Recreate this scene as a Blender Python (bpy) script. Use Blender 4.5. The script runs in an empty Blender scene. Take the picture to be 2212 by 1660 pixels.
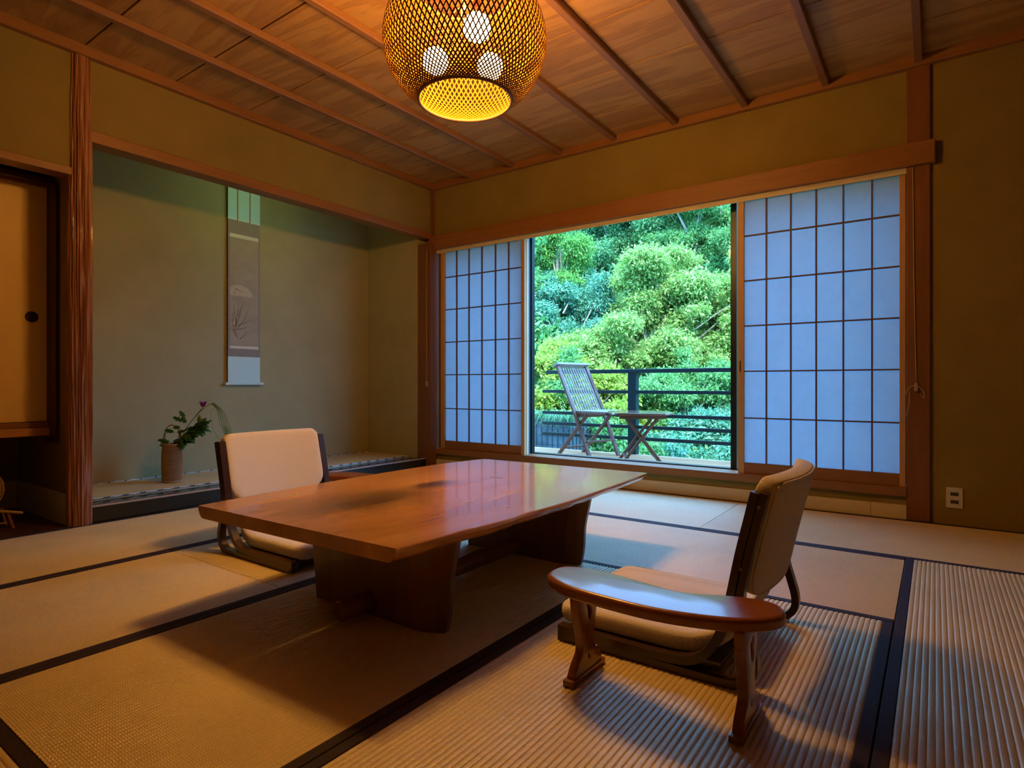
import bpy, bmesh, math, random
import numpy as np
from mathutils import Vector, Matrix
random.seed(7); np.random.seed(7)
C = bpy.context.scene.collection
PI = math.pi

# ------------------------------------------------------------------ helpers
class MB:
    def __init__(s): s.bm = bmesh.new()
    def box(s, x0, x1, y0, y1, z0, z1, bev=0.0, seg=2):
        t = bmesh.new()
        bmesh.ops.create_cube(t, size=1.0)
        for v in t.verts:
            v.co = Vector(((x0+x1)/2+v.co.x*(x1-x0), (y0+y1)/2+v.co.y*(y1-y0), (z0+z1)/2+v.co.z*(z1-z0)))
        if bev > 0:
            bmesh.ops.bevel(t, geom=t.edges[:], offset=bev, segments=seg, profile=0.6, affect='EDGES')
        s.merge(t); return s
    def merge(s, t, mat=None):
        if mat: t.transform(mat)
        me = bpy.data.meshes.new('tmp'); t.to_mesh(me); t.free()
        s.bm.from_mesh(me); bpy.data.meshes.remove(me)
    def stick(s, p, q, w, t, bev=0.002, up=(0, 0, 1)):
        p, q = Vector(p), Vector(q); d = q-p; L = d.length; z = d.normalized()
        u = Vector(up)
        if abs(z.dot(u)) > .98: u = Vector((1, 0, 0))
        x = u.cross(z).normalized(); y = z.cross(x)
        b = bmesh.new(); bmesh.ops.create_cube(b, size=1.0)
        for v in b.verts: v.co = Vector((v.co.x*w, v.co.y*t, v.co.z*L))
        if bev: bmesh.ops.bevel(b, geom=b.edges[:], offset=bev, segments=1, affect='EDGES')
        M = Matrix((x, y, z)).transposed().to_4x4(); M.translation = (p+q)/2
        s.merge(b, M); return s
    def tube(s, pts, r, n=8, cap=True, closed=False):
        pts = [Vector(p) for p in pts]; N = len(pts)
        rs = r if isinstance(r, (list, tuple)) else [r]*N
        rings = []; prev = None
        for i, p in enumerate(pts):
            if closed: d = pts[(i+1) % N]-pts[i-1]
            else: d = pts[min(i+1, N-1)]-pts[max(i-1, 0)]
            d.normalize()
            if prev is None:
                u = Vector((0, 0, 1)) if abs(d.z) < .9 else Vector((1, 0, 0))
                a = d.cross(u).normalized()
            else:
                a = (prev-d*prev.dot(d)).normalized()
            prev = a; b = d.cross(a)
            rings.append([s.bm.verts.new(p+(a*math.cos(2*PI*k/n)+b*math.sin(2*PI*k/n))*rs[i]) for k in range(n)])
        for i in range(N if closed else N-1):
            A, B = rings[i], rings[(i+1) % N]
            for k in range(n): s.bm.faces.new((A[k], A[(k+1) % n], B[(k+1) % n], B[k]))
        if cap and not closed:
            s.bm.faces.new(rings[0][::-1]); s.bm.faces.new(rings[-1])
        return s
    def prism(s, outline, z0, z1, bev=0.0, seg=2, axis='z', jit=None):
        # outline: list of (a,b); extruded along axis
        t = bmesh.new()
        def P(a, b, c):
            return {'z': (a, b, c), 'x': (c, a, b), 'y': (a, c, b)}[axis]
        lo = [t.verts.new(P(a, b, z0)) for a, b in outline]
        hi = [t.verts.new(P(a, b, z1)) for a, b in outline]
        n = len(outline)
        t.faces.new(lo[::-1]); t.faces.new(hi)
        for i in range(n): t.faces.new((lo[i], lo[(i+1) % n], hi[(i+1) % n], hi[i]))
        bmesh.ops.recalc_face_normals(t, faces=t.faces[:])
        if bev:
            es = [e for e in t.edges if any(len(f.verts) == n for f in e.link_faces)] if n > 4 else t.edges[:]
            bmesh.ops.bevel(t, geom=es, offset=bev, segments=seg, profile=0.5, affect='EDGES')
        s.merge(t); return s
    def lathe(s, prof, c=(0, 0, 0), n=32):
        rings = []
        for r, z in prof:
            rings.append([s.bm.verts.new((c[0]+r*math.cos(2*PI*k/n), c[1]+r*math.sin(2*PI*k/n), c[2]+z)) for k in range(n)])
        for i in range(len(rings)-1):
            for k in range(n): s.bm.faces.new((rings[i][k], rings[i][(k+1) % n], rings[i+1][(k+1) % n], rings[i+1][k]))
        return s
    def sphere(s, c, r, u=20, v=12, sc=(1, 1, 1)):
        t = bmesh.new(); bmesh.ops.create_uvsphere(t, u_segments=u, v_segments=v, radius=r)
        s.merge(t, Matrix.Translation(c) @ Matrix.Diagonal((*sc, 1))); return s
    def build(s, name, mat, parent=None, local=False, smooth=False, sharp=38):
        bmesh.ops.recalc_face_normals(s.bm, faces=s.bm.faces[:])
        if parent is not None and not local:
            off = Vector((0, 0, 0)); p = parent
            while p is not None: off += p.location; p = p.parent
            s.bm.transform(Matrix.Translation(-off))
        me = bpy.data.meshes.new(name); s.bm.to_mesh(me); s.bm.free()
        if smooth: 
            for f in me.polygons: f.use_smooth = True
            try: me.set_sharp_from_angle(angle=math.radians(sharp))
            except Exception: pass
        me.materials.append(mat)
        o = bpy.data.objects.new(name, me); C.objects.link(o)
        if parent is not None: o.parent = parent
        return o

def tag(o, label, cat, group=None, kind=None):
    if label: o['label'] = label
    if cat: o['category'] = cat
    if group: o['group'] = group
    if kind: o['kind'] = kind
    return o
def thing(name, label, cat, loc=(0, 0, 0), rz=0, group=None):
    o = bpy.data.objects.new(name, None); C.objects.link(o); o.empty_display_size = .1
    o.location = loc; o.rotation_euler = (0, 0, rz); return tag(o, label, cat, group)
def struct(o, label, cat):
    return tag(o, label, cat, kind='structure')
def copy_tree(o, parent=None):
    c = o.copy(); C.objects.link(c)
    if parent is not None: c.parent = parent
    for ch in [k for k in bpy.data.objects if k.parent == o]: copy_tree(ch, c)
    return c
def catmull(pts, n=6, closed=False):
    P = [Vector(p) for p in pts]; out = []; N = len(P)
    rng = range(N) if closed else range(N-1)
    for i in rng:
        if closed: a, b, c, d = P[i-1], P[i], P[(i+1) % N], P[(i+2) % N]
        else: a, b, c, d = P[max(i-1, 0)], P[i], P[i+1], P[min(i+2, N-1)]
        for k in range(n):
            t = k/n
            out.append(.5*((2*b)+(c-a)*t+(2*a-5*b+4*c-d)*t*t+(3*b-a-3*c+d)*t**3))
    if not closed: out.append(P[-1])
    return out

# ------------------------------------------------------------------ materials
def newmat(name):
    m = bpy.data.materials.new(name); m.use_nodes = True
    nt = m.node_tree; b = nt.nodes['Principled BSDF']; return m, nt, b
def N(nt, t, **kw):
    n = nt.nodes.new(t)
    for k, v in kw.items(): setattr(n, k, v)
    return n
def plain(name, col, rough=.5, metal=0, coat=0, spec=.5):
    m, nt, b = newmat(name)
    b.inputs['Base Color'].default_value = (*col, 1); b.inputs['Roughness'].default_value = rough
    b.inputs['Metallic'].default_value = metal; b.inputs['Coat Weight'].default_value = coat
    b.inputs['Specular IOR Level'].default_value = spec
    return m
def coords(nt, scale, kind='Object', rot=(0, 0, 0)):
    tc = N(nt, 'ShaderNodeTexCoord'); mp = N(nt, 'ShaderNodeMapping')
    mp.inputs['Scale'].default_value = scale; mp.inputs['Rotation'].default_value = rot
    nt.links.new(tc.outputs[kind], mp.inputs['Vector']); return mp.outputs['Vector']
def noise(nt, vec, scale, detail=4, rough=.55, dist=0):
    n = N(nt, 'ShaderNodeTexNoise'); n.inputs['Scale'].default_value = scale
    n.inputs['Detail'].default_value = detail; n.inputs['Roughness'].default_value = rough
    n.inputs['Distortion'].default_value = dist
    if vec: nt.links.new(vec, n.inputs['Vector'])
    return n.outputs['Fac']
def ramp(nt, fac, stops):
    r = N(nt, 'ShaderNodeValToRGB'); e = r.color_ramp.elements
    e[0].position, e[0].color = stops[0][0], (*stops[0][1], 1)
    e[1].position, e[1].color = stops[-1][0], (*stops[-1][1], 1)
    for p, c in stops[1:-1]:
        x = e.new(p); x.color = (*c, 1)
    nt.links.new(fac, r.inputs['Fac']); return r.outputs['Color']
def bump(nt, b, h, strength=.3, dist=.002):
    n = N(nt, 'ShaderNodeBump'); n.inputs['Strength'].default_value = strength; n.inputs['Distance'].default_value = dist
    nt.links.new(h, n.inputs['Height']); nt.links.new(n.outputs['Normal'], b.inputs['Normal'])
def wood(name, c1, c2, axis='y', rough=.45, coat=0, grain=14, contrast=(.3, .7), coat_rough=.1, bstr=.15):
    m, nt, b = newmat(name)
    s = {'x': (.08, 1, 1), 'y': (1, .08, 1), 'z': (1, 1, .08)}[axis]
    v = coords(nt, s)
    f = noise(nt, v, grain, 6, .65, 1.2)
    f2 = noise(nt, v, grain*9, 3, .5)
    mx = N(nt, 'ShaderNodeMath', operation='MULTIPLY_ADD'); nt.links.new(f2, mx.inputs[0]); mx.inputs[1].default_value = .25; 
    ml = N(nt, 'ShaderNodeMath', operation='MULTIPLY'); nt.links.new(f, ml.inputs[0]); ml.inputs[1].default_value = .8
    nt.links.new(ml.outputs[0], mx.inputs[2])
    c = ramp(nt, mx.outputs[0], [(contrast[0], c1), (contrast[1], c2)])
    nt.links.new(c, b.inputs['Base Color']); b.inputs['Roughness'].default_value = rough
    b.inputs['Coat Weight'].default_value = coat; b.inputs['Coat Roughness'].default_value = coat_rough
    bump(nt, b, mx.outputs[0], bstr, .001)
    return m

M = {}
def plaster(name, c1, c2):
    m, nt, b = newmat(name)
    v = coords(nt, (1, 1, 1)); f = noise(nt, v, 3, 5, .6); f2 = noise(nt, v, 260, 2, .6)
    nt.links.new(ramp(nt, f, [(.3, c1), (.7, c2)]), b.inputs['Base Color'])
    b.inputs['Roughness'].default_value = .92; b.inputs['Specular IOR Level'].default_value = .15
    bump(nt, b, f2, .35, .0015); return m
M['plaster'] = plaster('olive_plaster', (.235, .160, .045), (.275, .188, .056))
M['plaster2'] = plaster('alcove_plaster', (.37, .305, .155), (.43, .355, .185))
M['beam'] = wood('orange_brown_beam', (.21, .072, .016), (.31, .12, .03), 'x', .5)
M['beam_y'] = wood('orange_brown_beam_y', (.21, .072, .016), (.31, .12, .03), 'y', .5)
M['post'] = wood('reddish_post', (.155, .046, .012), (.23, .078, .021), 'z', .5)
M['batten'] = wood('ceiling_batten', (.20, .08, .032), (.28, .125, .055), 'y', .5)
M['shojiwood'] = wood('cedar_frame', (.44, .23, .09), (.60, .34, .14), 'z', .55)
M['muntin'] = plain('dark_muntin', (.13, .055, .03), .6)
M['palewood'] = wood('pale_board', (.56, .45, .28), (.68, .56, .36), 'x', .6, contrast=(.2, .8), bstr=.05)
M['palewood_z'] = wood('pale_edge', (.55, .42, .25), (.75, .62, .42), 'z', .6)
M['black_metal'] = plain('black_aluminium', (.012, .014, .016), .35, .3)
M['rail_metal'] = plain('dark_teal_railing', (.008, .032, .040), .4, .2)
M['lacquer'] = plain('black_lacquer', (.005, .006, .005), .22, 0, .25)
M['darkwood'] = wood('dark_alcove_board', (.045, .014, .008), (.08, .026, .014), 'y', .35)
M['darkframe'] = plain('dark_red_frame', (.05, .012, .006), .45)
M['fusuma'] = plaster('fusuma_paper', (.82, .56, .24), (.88, .61, .27))
M['greyboard'] = plain('grey_baseboard', (.50, .46, .38), .7)
M['border'] = None

# ceiling boards
m, nt, b = newmat('cedar_ceiling_boards')
geo = N(nt, 'ShaderNodeNewGeometry')
v = coords(nt, (.3, 1.9, 1)); f = noise(nt, v, 2.4, 5, .5, 2.0)
v2 = coords(nt, (.5, 10, 1)); f2 = noise(nt, v2, 9, 4, .6, .8)
a = N(nt, 'ShaderNodeMath', operation='MULTIPLY_ADD'); nt.links.new(f2, a.inputs[0]); a.inputs[1].default_value = .22; nt.links.new(f, a.inputs[2])
a2 = N(nt, 'ShaderNodeMath', operation='MULTIPLY_ADD'); nt.links.new(geo.outputs['Random Per Island'], a2.inputs[0]); a2.inputs[1].default_value = .10; nt.links.new(a.outputs[0], a2.inputs[2])
nt.links.new(ramp(nt, a2.outputs[0], [(.40, (.27, .115, .03)), (.55, (.38, .185, .05)), (.62, (.33, .15, .04)), (.72, (.46, .24, .07)), (.95, (.39, .195, .055))]), b.inputs['Base Color'])
b.inputs['Roughness'].default_value = .55; bump(nt, b, f2, .1, .001)
M['ceil'] = m

# tatami
def tatami(name, along, c1=(.47, .355, .175), c2=(.67, .52, .27)):
    m, nt, b = newmat(name)
    # fine rush lines run across the ribs, broken up into short stitches
    sc = (1, 1, 1)
    v = coords(nt, sc)
    rib = N(nt, 'ShaderNodeTexWave', wave_type='BANDS', bands_direction='Y' if along == 'y' else 'X')
    rib.inputs['Scale'].default_value = 55; rib.inputs['Distortion'].default_value = 1.2; rib.inputs['Detail'].default_value = 2
    rib.inputs['Detail Scale'].default_value = 6
    nt.links.new(v, rib.inputs['Vector'])
    s2 = (.05*40, 1*40, 1) if along == 'x' else (1*40, .05*40, 1)
    st = noise(nt, coords(nt, (6, 60, 1) if along == 'y' else (60, 6, 1)), 5, 3, .6)
    big = noise(nt, v, 1.7, 4, .6)
    a = N(nt, 'ShaderNodeMath', operation='MULTIPLY_ADD'); nt.links.new(st, a.inputs[0]); a.inputs[1].default_value = .6; nt.links.new(big, a.inputs[2])
    a2 = N(nt, 'ShaderNodeMath', operation='MULTIPLY_ADD'); nt.links.new(rib.outputs['Fac'], a2.inputs[0]); a2.inputs[1].default_value = .16; nt.links.new(a.outputs[0], a2.inputs[2])
    nt.links.new(ramp(nt, a2.outputs[0], [(.5, c1), (1.15, c2)]), b.inputs['Base Color'])
    b.inputs['Roughness'].default_value = .40; b.inputs['Specular IOR Level'].default_value = .7
    bump(nt, b, rib.outputs['Fac'], .35, .0012); return m
M['tat_x'] = tatami('tatami_rush_x', 'x'); M['tat_y'] = tatami('tatami_rush_y', 'y')
m, nt, b = newmat('indigo_cloth_border')
v = coords(nt, (1, 1, 1)); f = noise(nt, v, 180, 2, .5)
nt.links.new(ramp(nt, f, [(.3, (.018, .010, .018)), (.7, (.045, .026, .045))]), b.inputs['Base Color'])
b.inputs['Roughness'].default_value = .75; b.inputs['Specular IOR Level'].default_value = .25; M['border'] = m

# shoji paper
m, nt, b = newmat('shoji_paper')
nt.nodes.remove(b); out = nt.nodes['Material Output']
v = coords(nt, (1, 1, 1)); f = noise(nt, v, 14, 6, .7)
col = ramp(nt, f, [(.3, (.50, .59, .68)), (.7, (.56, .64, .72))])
d1 = N(nt, 'ShaderNodeBsdfDiffuse'); t1 = N(nt, 'ShaderNodeBsdfTranslucent'); mx = N(nt, 'ShaderNodeMixShader')
nt.links.new(col, d1.inputs['Color']); nt.links.new(col, t1.inputs['Color']); mx.inputs[0].default_value = .62
nt.links.new(d1.outputs[0], mx.inputs[1]); nt.links.new(t1.outputs[0], mx.inputs[2]); nt.links.new(mx.outputs[0], out.inputs['Surface'])
M['paper'] = m
# glass
m, nt, b = newmat('window_glass'); nt.nodes.remove(b); out = nt.nodes['Material Output']
tr = N(nt, 'ShaderNodeBsdfTransparent'); tr.inputs[0].default_value = (.93, .97, .97, 1)
gl = N(nt, 'ShaderNodeBsdfGlossy'); gl.inputs['Roughness'].default_value = .02
mx = N(nt, 'ShaderNodeMixShader'); mx.inputs[0].default_value = .008
nt.links.new(tr.outputs[0], mx.inputs[1]); nt.links.new(gl.outputs[0], mx.inputs[2]); nt.links.new(mx.outputs[0], out.inputs['Surface'])
M['glass'] = m

# upholstery
m, nt, b = newmat('beige_woven_upholstery')
v = coords(nt, (1, 1, 1)); f = noise(nt, v, 420, 2, .6)
w = N(nt, 'ShaderNodeTexWave', bands_direction='Z'); w.inputs['Scale'].default_value = 110; w.inputs['Distortion'].default_value = 2
w2 = N(nt, 'ShaderNodeTexWave', bands_direction='Y'); w2.inputs['Scale'].default_value = 110; w2.inputs['Distortion'].default_value = 2
nt.links.new(v, w.inputs['Vector']); nt.links.new(v, w2.inputs['Vector'])
ad = N(nt, 'ShaderNodeMath', operation='ADD'); nt.links.new(w.outputs['Fac'], ad.inputs[0]); nt.links.new(w2.outputs['Fac'], ad.inputs[1])
ad2 = N(nt, 'ShaderNodeMath', operation='MULTIPLY_ADD'); nt.links.new(ad.outputs[0], ad2.inputs[0]); ad2.inputs[1].default_value = .35; nt.links.new(f, ad2.inputs[2])
nt.links.new(ramp(nt, ad2.outputs[0], [(.3, (.50, .43, .40)), (1.1, (.74, .66, .61))]), b.inputs['Base Color'])
b.inputs['Roughness'].default_value = .9; b.inputs['Sheen Weight'].default_value = .2; b.inputs['Specular IOR Level'].default_value = .2
bump(nt, b, ad2.outputs[0], .25, .001); M['fabric'] = m
M['chairwood'] = wood('dark_bent_ply', (.026, .011, .008), (.052, .021, .015), 'x', .32, .3, coat_rough=.2)
M['armwood'] = wood('glossy_red_brown', (.16, .04, .010), (.28, .08, .02), 'x', .32, .35, coat_rough=.1)

# table slab wood with burl figure
m, nt, b = newmat('live_edge_slab')
tc = N(nt, 'ShaderNodeTexCoord')
mp = N(nt, 'ShaderNodeMapping'); mp.inputs['Scale'].default_value = (1, .22, 1); nt.links.new(tc.outputs['Object'], mp.inputs['Vector'])
f = noise(nt, mp.outputs[0], 5, 3, .5, .8); f2 = noise(nt, mp.outputs[0], 45, 3, .5, .2)
# burl: distance from a knot on the slab, table-local
def knot(cx, cy, sx, sy, wob):
    k = N(nt, 'ShaderNodeMapping'); k.inputs['Location'].default_value = (-cx*sx, -cy*sy, 0); k.inputs['Scale'].default_value = (sx, sy, 0)
    nt.links.new(tc.outputs['Object'], k.inputs['Vector'])
    nz = N(nt, 'ShaderNodeTexNoise'); nz.inputs['Scale'].default_value = 9; nz.inputs['Detail'].default_value = 2
    nt.links.new(tc.outputs['Object'], nz.inputs['Vector'])
    mm = N(nt, 'ShaderNodeVectorMath', operation='MULTIPLY_ADD'); mm.inputs[1].default_value = (wob, wob, 0)
    nt.links.new(nz.outputs['Color'], mm.inputs[0]); nt.links.new(k.outputs[0], mm.inputs[2])
    sb = N(nt, 'ShaderNodeVectorMath', operation='SUBTRACT'); sb.inputs[1].default_value = (wob/2, wob/2, 0); nt.links.new(mm.outputs[0], sb.inputs[0])
    ln = N(nt, 'ShaderNodeVectorMath', operation='LENGTH'); nt.links.new(sb.outputs[0], ln.inputs[0])
    mr = N(nt, 'ShaderNodeMapRange'); mr.inputs['From Min'].default_value = .15; mr.inputs['From Max'].default_value = 1.0
    mr.inputs['To Min'].default_value = 1; mr.inputs['To Max'].default_value = 0; mr.interpolation_type = 'SMOOTHSTEP'
    nt.links.new(ln.outputs['Value'], mr.inputs['Value']); return mr.outputs[0]
k1 = knot(-.07, -.38, 3.9, 2.7, .6); k2 = knot(-.10, -.02, 11, 5, .4)
mxk = N(nt, 'ShaderNodeMath', operation='MAXIMUM'); nt.links.new(k1, mxk.inputs[0]); nt.links.new(k2, mxk.inputs[1])
ad = N(nt, 'ShaderNodeMath', operation='MULTIPLY_ADD'); nt.links.new(f2, ad.inputs[0]); ad.inputs[1].default_value = .16; nt.links.new(f, ad.inputs[2])
base = ramp(nt, ad.outputs[0], [(.40, (.38, .15, .03)), (.58, (.48, .205, .05)), (.8, (.60, .29, .08))])
fk = noise(nt, mp.outputs[0], 8, 3, .5, 1.0)
dark = ramp(nt, fk, [(.30, (.03, .013, .008)), (.55, (.10, .045, .018)), (.80, (.30, .13, .04))])
mc = N(nt, 'ShaderNodeMix', data_type='RGBA'); 
mk = N(nt, 'ShaderNodeMath', operation='MULTIPLY'); nt.links.new(mxk.outputs[0], mk.inputs[0]); mk.inputs[1].default_value = .95
nt.links.new(mk.outputs[0], mc.inputs['Factor']); nt.links.new(base, mc.inputs['A']); nt.links.new(dark, mc.inputs['B'])
nt.links.new(mc.outputs['Result'], b.inputs['Base Color'])
b.inputs['Roughness'].default_value = .27; b.inputs['Coat Weight'].default_value = .55; b.inputs['Coat Roughness'].default_value = .08
M['slab'] = m
M['tableleg'] = wood('dark_plank_leg', (.12, .045, .02), (.20, .08, .035), 'z', .38, .25)

# ------------------------------------------------------------------ shell
XL, YW = -3.69, 3.94
# floor under the mats
struct(MB().box(-5.0, 2.3, -1.4, 4.25, -.15, -.052).build('floor', M['darkwood']), 'dark board subfloor under the straw mats', 'floor')
# ceiling boards, lapped, one slab
c = MB(); ys = [-1.3, -1.06, -.6, -.135, .33, .79, 1.25, 1.71, 2.17, 2.63, 3.095, 3.56, 4.1]
for i in range(len(ys)-1):
    c.box(-3.9, 2.2, ys[i]+.0038, ys[i+1]-.0038, 2.54, 2.56, .0015, 1)
ceil = struct(c.build('ceiling', M['ceil']), 'cedar board ceiling with thin seams', 'ceiling')
struct(MB().box(-5.1, 2.4, -1.5, 4.6, 2.562, 2.75).build('ceiling', M['darkwood']), 'solid deck above the cedar boards', 'ceiling')
tn = [0]
def trim(mb, mat, label, smooth=False):
    tn[0] += 1; return struct(mb.build('trim_%d' % tn[0], mat, smooth=smooth), label, 'trim')
for i, x in enumerate([-3.233, -2.79, -2.335, -1.885, -1.435, -.98, -.525, -.075, .38, .83, 1.28, 1.73]):
    trim(MB().box(x-.021, x+.021, -1.3, 3.96, 2.503, 2.541, .005, 1), M['batten'], 'ceiling batten running towards the window wall')
# cornice mouldings
trim(MB().box(XL-.02, XL+.035, -1.3, 3.97, 2.488, 2.545, .003, 1), M['beam_y'], 'long wooden ceiling edge moulding above the alcove wall')
trim(MB().box(XL, 2.2, 3.915, 3.99, 2.486, 2.545, .003, 1), M['beam'], 'wooden ceiling edge moulding above the window wall')
# window wall: plaster
w = MB(); w.box(XL-.1, -.125, 3.955, 4.0, 1.95, 2.56); w.box(XL-.1, -.125, 4.0, 4.15, 2.02, 2.56); w.box(-.125, 2.3, 3.955, 4.2, -.1, 2.56); w.box(XL, -.12, 3.952, 4.15, .02, .14)
struct(w.build('wall_window', M['plaster']), 'olive plaster wall around the wide window', 'wall')
struct(MB().box(2.1, 2.3, -1.4, 4.2, -.1, 2.6).build('wall_right', M['plaster']), 'olive plaster wall right of the room', 'wall')
struct(MB().box(-3.9, 2.3, -1.4, -1.2, -.1, 2.6).build('wall_rear', M['plaster']), 'olive plaster wall behind the viewer', 'wall')
# alcove wall: plaster bands above the openings
w = MB(); w.box(XL-.08, XL-.005, -1.3, 1.22, 1.88, 2.56); w.box(XL-.08, XL-.005, 1.22, 4.0, 2.10, 2.56)
w.box(-4.6, XL-.06, 1.205, 1.285, -.1, 2.6)    # partition
w.box(-5.0, -4.55, -1.4, 1.3, -.1, 2.6)        # back of dark alcove
w.box(-5.0, -3.69, -1.4, .02, -.1, 2.6)
struct(w.build('wall_left', M['plaster']), 'olive plaster wall with the two alcove openings', 'wall')
w = MB(); w.box(-5.0, -4.44, 1.285, 4.2, -.1, 2.6); w.box(-4.44, XL-.1, 3.85, 4.2, -.1, 2.6)
struct(w.build('wall_alcove', M['plaster2']), 'olive plaster back and side of the display alcove', 'wall')
# beams
trim(MB().box(XL-.11, XL+.004, 1.285, 3.93, 2.05, 2.112, .004), M['beam_y'], 'orange wood lintel over the display alcove')
trim(MB().box(XL-.10, XL+.006, -1.2, 1.215, 1.846, 1.886, .003), M['beam_y'], 'wood lintel over the dark cupboard alcove')
trim(MB().box(-3.80, -3.635, 3.862, 4.05, 0, 2.0, .004), M['post'], 'square corner post left of the paper screens')
trim(MB().box(-3.715, -3.668, 3.925, 3.99, 1.99, 2.49, .003), M['post'], 'thin upright in the corner above the head beam')
trim(MB().box(-3.70, .0, 3.905, 3.97, 1.945, 2.068, .004), M['beam'], 'long orange head beam above the window')
trim(MB().box(-3.635, -.13, 3.936, 3.946, 1.932, 1.95, .001).box(-3.635, -.13, 3.940, 3.9485, 1.914, 1.934, .001).box(-3.635, -.13, 3.984, 3.990, 1.93, 1.952, .001), M['palewood'], 'grooved head track of the paper screens')
trim(MB().box(-.13, -.022, 3.935, 4.06, 0, 2.49, .004), M['post'], 'square post right of the paper screens')
trim(MB().box(-3.64, -.13, 3.925, 4.22, .128, .178, .003), M['beam'], 'window sill beam under the paper screens')
struct(MB().box(-3.66, -1.87, 3.938, 3.955, 0, .078, .001).box(-1.868, -.30, 3.938, 3.955, 0, .078, .001).box(-.298, -.13, 3.938, 3.955, 0, .078, .001).build('baseboard_window', M['palewood']), 'pale low baseboard under the window', 'baseboard')
# rough ribbed log post
b_ = bmesh.new(); nz, na = 150, 96
rng = np.random.RandomState(3)
from mathutils import noise as mn
rings = []
for i in range(nz+1):
    z = 2.49*i/nz; ring = []
    for k in range(na):
        a = 2*PI*k/na
        r = .050+.004*math.sin(z*1.3)
        g = mn.noise(Vector((math.cos(a)*7, math.sin(a)*7, z*1.4)))
        g2 = mn.noise(Vector((math.cos(a)*2.6+5, math.sin(a)*2.6, z*.8+3)))
        r += .010*(1-abs(g)*2.4)*.8 + .006*g2
        ring.append(b_.verts.new((-3.722+r*math.cos(a), 1.245+r*math.sin(a)*1.0, z)))
    rings.append(ring)
for i in range(nz):
    for k in range(na): b_.faces.new((rings[i][k], rings[i][(k+1) % na], rings[i+1][(k+1) % na], rings[i+1][k]))
mb = MB(); mb.merge(b_)
M['log'] = wood('ribbed_red_cedar_log', (.20, .065, .028), (.38, .15, .07), 'z', .5, .1, grain=30)
trim(mb, M['log'], 'rough ribbed reddish log post between the two alcoves', smooth=True)

# ------------------------------------------------------------------ display alcove
struct(MB().box(-4.45, -3.84, 1.28, 3.86, -.05, .085).build('floor', M['darkwood']), 'raised base of the display alcove', 'floor')
trim(MB().box(-3.715, XL+.001, 1.292, 3.863, .0845, .0925, .002), plain('pinkish_edge_highlight', (.42, .30, .24), .35), 'thin pale strip standing in for the highlight along the black alcove edge')  # pink colour paints the lacquer bevel catching light
trim(MB().box(-3.87, XL-.001, 1.29, 3.865, 0, .0885, .002, 2), M['lacquer'], 'black lacquered front edge of the display alcove')
def ribbed(mb, x0, x1, y0, y1, along, zt=0, zb=-.05, pitch=.015, amp=.0026):
    """mat body whose top carries rounded ribs running along `along`"""
    a0, a1 = (x0, x1) if along == 'y' else (y0, y1)
    n = max(1, round((a1-a0)/pitch)); K = 5; prof = []
    for i in range(n):
        for k in range(K):
            t = k/K; prof.append((a0+(a1-a0)*(i+t)/n, zt-amp+amp*math.sqrt(max(0, math.sin(PI*t)))))
    prof.append((a1, zt-amp))
    l0, l1 = (y0, y1) if along == 'y' else (x0, x1)
    bm = mb.bm
    def V(a, l, z): return bm.verts.new((a, l, z) if along == 'y' else (l, a, z))
    A = [V(a, l0, z) for a, z in prof]; B = [V(a, l1, z) for a, z in prof]
    for i in range(len(prof)-1): bm.faces.new((A[i], A[i+1], B[i+1], B[i]))
    a = V(a0, l0, zb); b = V(a0, l1, zb); c = V(a1, l1, zb); d = V(a1, l0, zb)
    bm.faces.new((a, b, c, d)); bm.faces.new((A[0], B[0], b, a)); bm.faces.new((A[-1], d, c, B[-1]))
    bm.faces.new([a]+[d]+A[::-1]); bm.faces.new([b]+B+[c])
am = thing('alcove_mat', 'thin raised straw mat with blue and white edging in the display alcove', 'mat', (-4.14, 2.56, .085))
mb = MB(); ribbed(mb, -4.425, -3.872, 1.30, 3.845, 'y', .100, .086, .012, .0010); mb.build('mat_surface', M['tat_y'], am)
m, nt, b = newmat('blue_white_wave_braid')
w1 = N(nt, 'ShaderNodeTexWave', bands_direction='DIAGONAL'); w1.inputs['Scale'].default_value = 6.5; w1.inputs['Distortion'].default_value = .5
nt.links.new(coords(nt, (3, 1, 1)), w1.inputs['Vector'])
nt.links.new(ramp(nt, w1.outputs['Fac'], [(.05, (.04, .07, .12)), (.25, (.62, .72, .84))]), b.inputs['Base Color']); b.inputs['Roughness'].default_value = .6
M['braid'] = m
for bx in (-3.868, -4.425):
    t = []; y = 1.30
    while y < 3.845: t.append((bx+.002*math.sin(y*130), y, .1005+.0018*math.sin(y*130+1))); y += .006
    MB().tube(t, .0042, 6).build('braided_edging', M['braid'], am, smooth=True)

# hanging scroll
X0 = -4.412
sc = thing('hanging_scroll', 'tall hanging scroll painted with a pale moon and grasses in the alcove', 'scroll', (X0, 2.578, .75))
y0, y1 = 2.446, 2.711
m, nt, b = newmat('mauve_brocade'); f = noise(nt, coords(nt, (1, 1, 1)), 60, 4, .6)
nt.links.new(ramp(nt, f, [(.3, (.25, .20, .17)), (.7, (.30, .25, .21))]), b.inputs['Base Color']); b.inputs['Roughness'].default_value = .85; M['brocade'] = m
m, nt, b = newmat('aged_silk_painting'); f = noise(nt, coords(nt, (1, 1, 2)), 5, 5, .6)
nt.links.new(ramp(nt, f, [(.3, (.34, .27, .20)), (.7, (.42, .34, .24))]), b.inputs['Base Color']); b.inputs['Roughness'].default_value = .85; M['silk'] = m
M['paleblue'] = plain('pale_blue_silk', (.56, .76, .74), .75)
M['cream'] = plain('cream_patterned_band', (.66, .62, .48), .8)
M['moon'] = plain('pale_moon_wash', (.50, .41, .29), .85)
M['ink'] = plain('brown_ink', (.17, .12, .085), .9)
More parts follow.
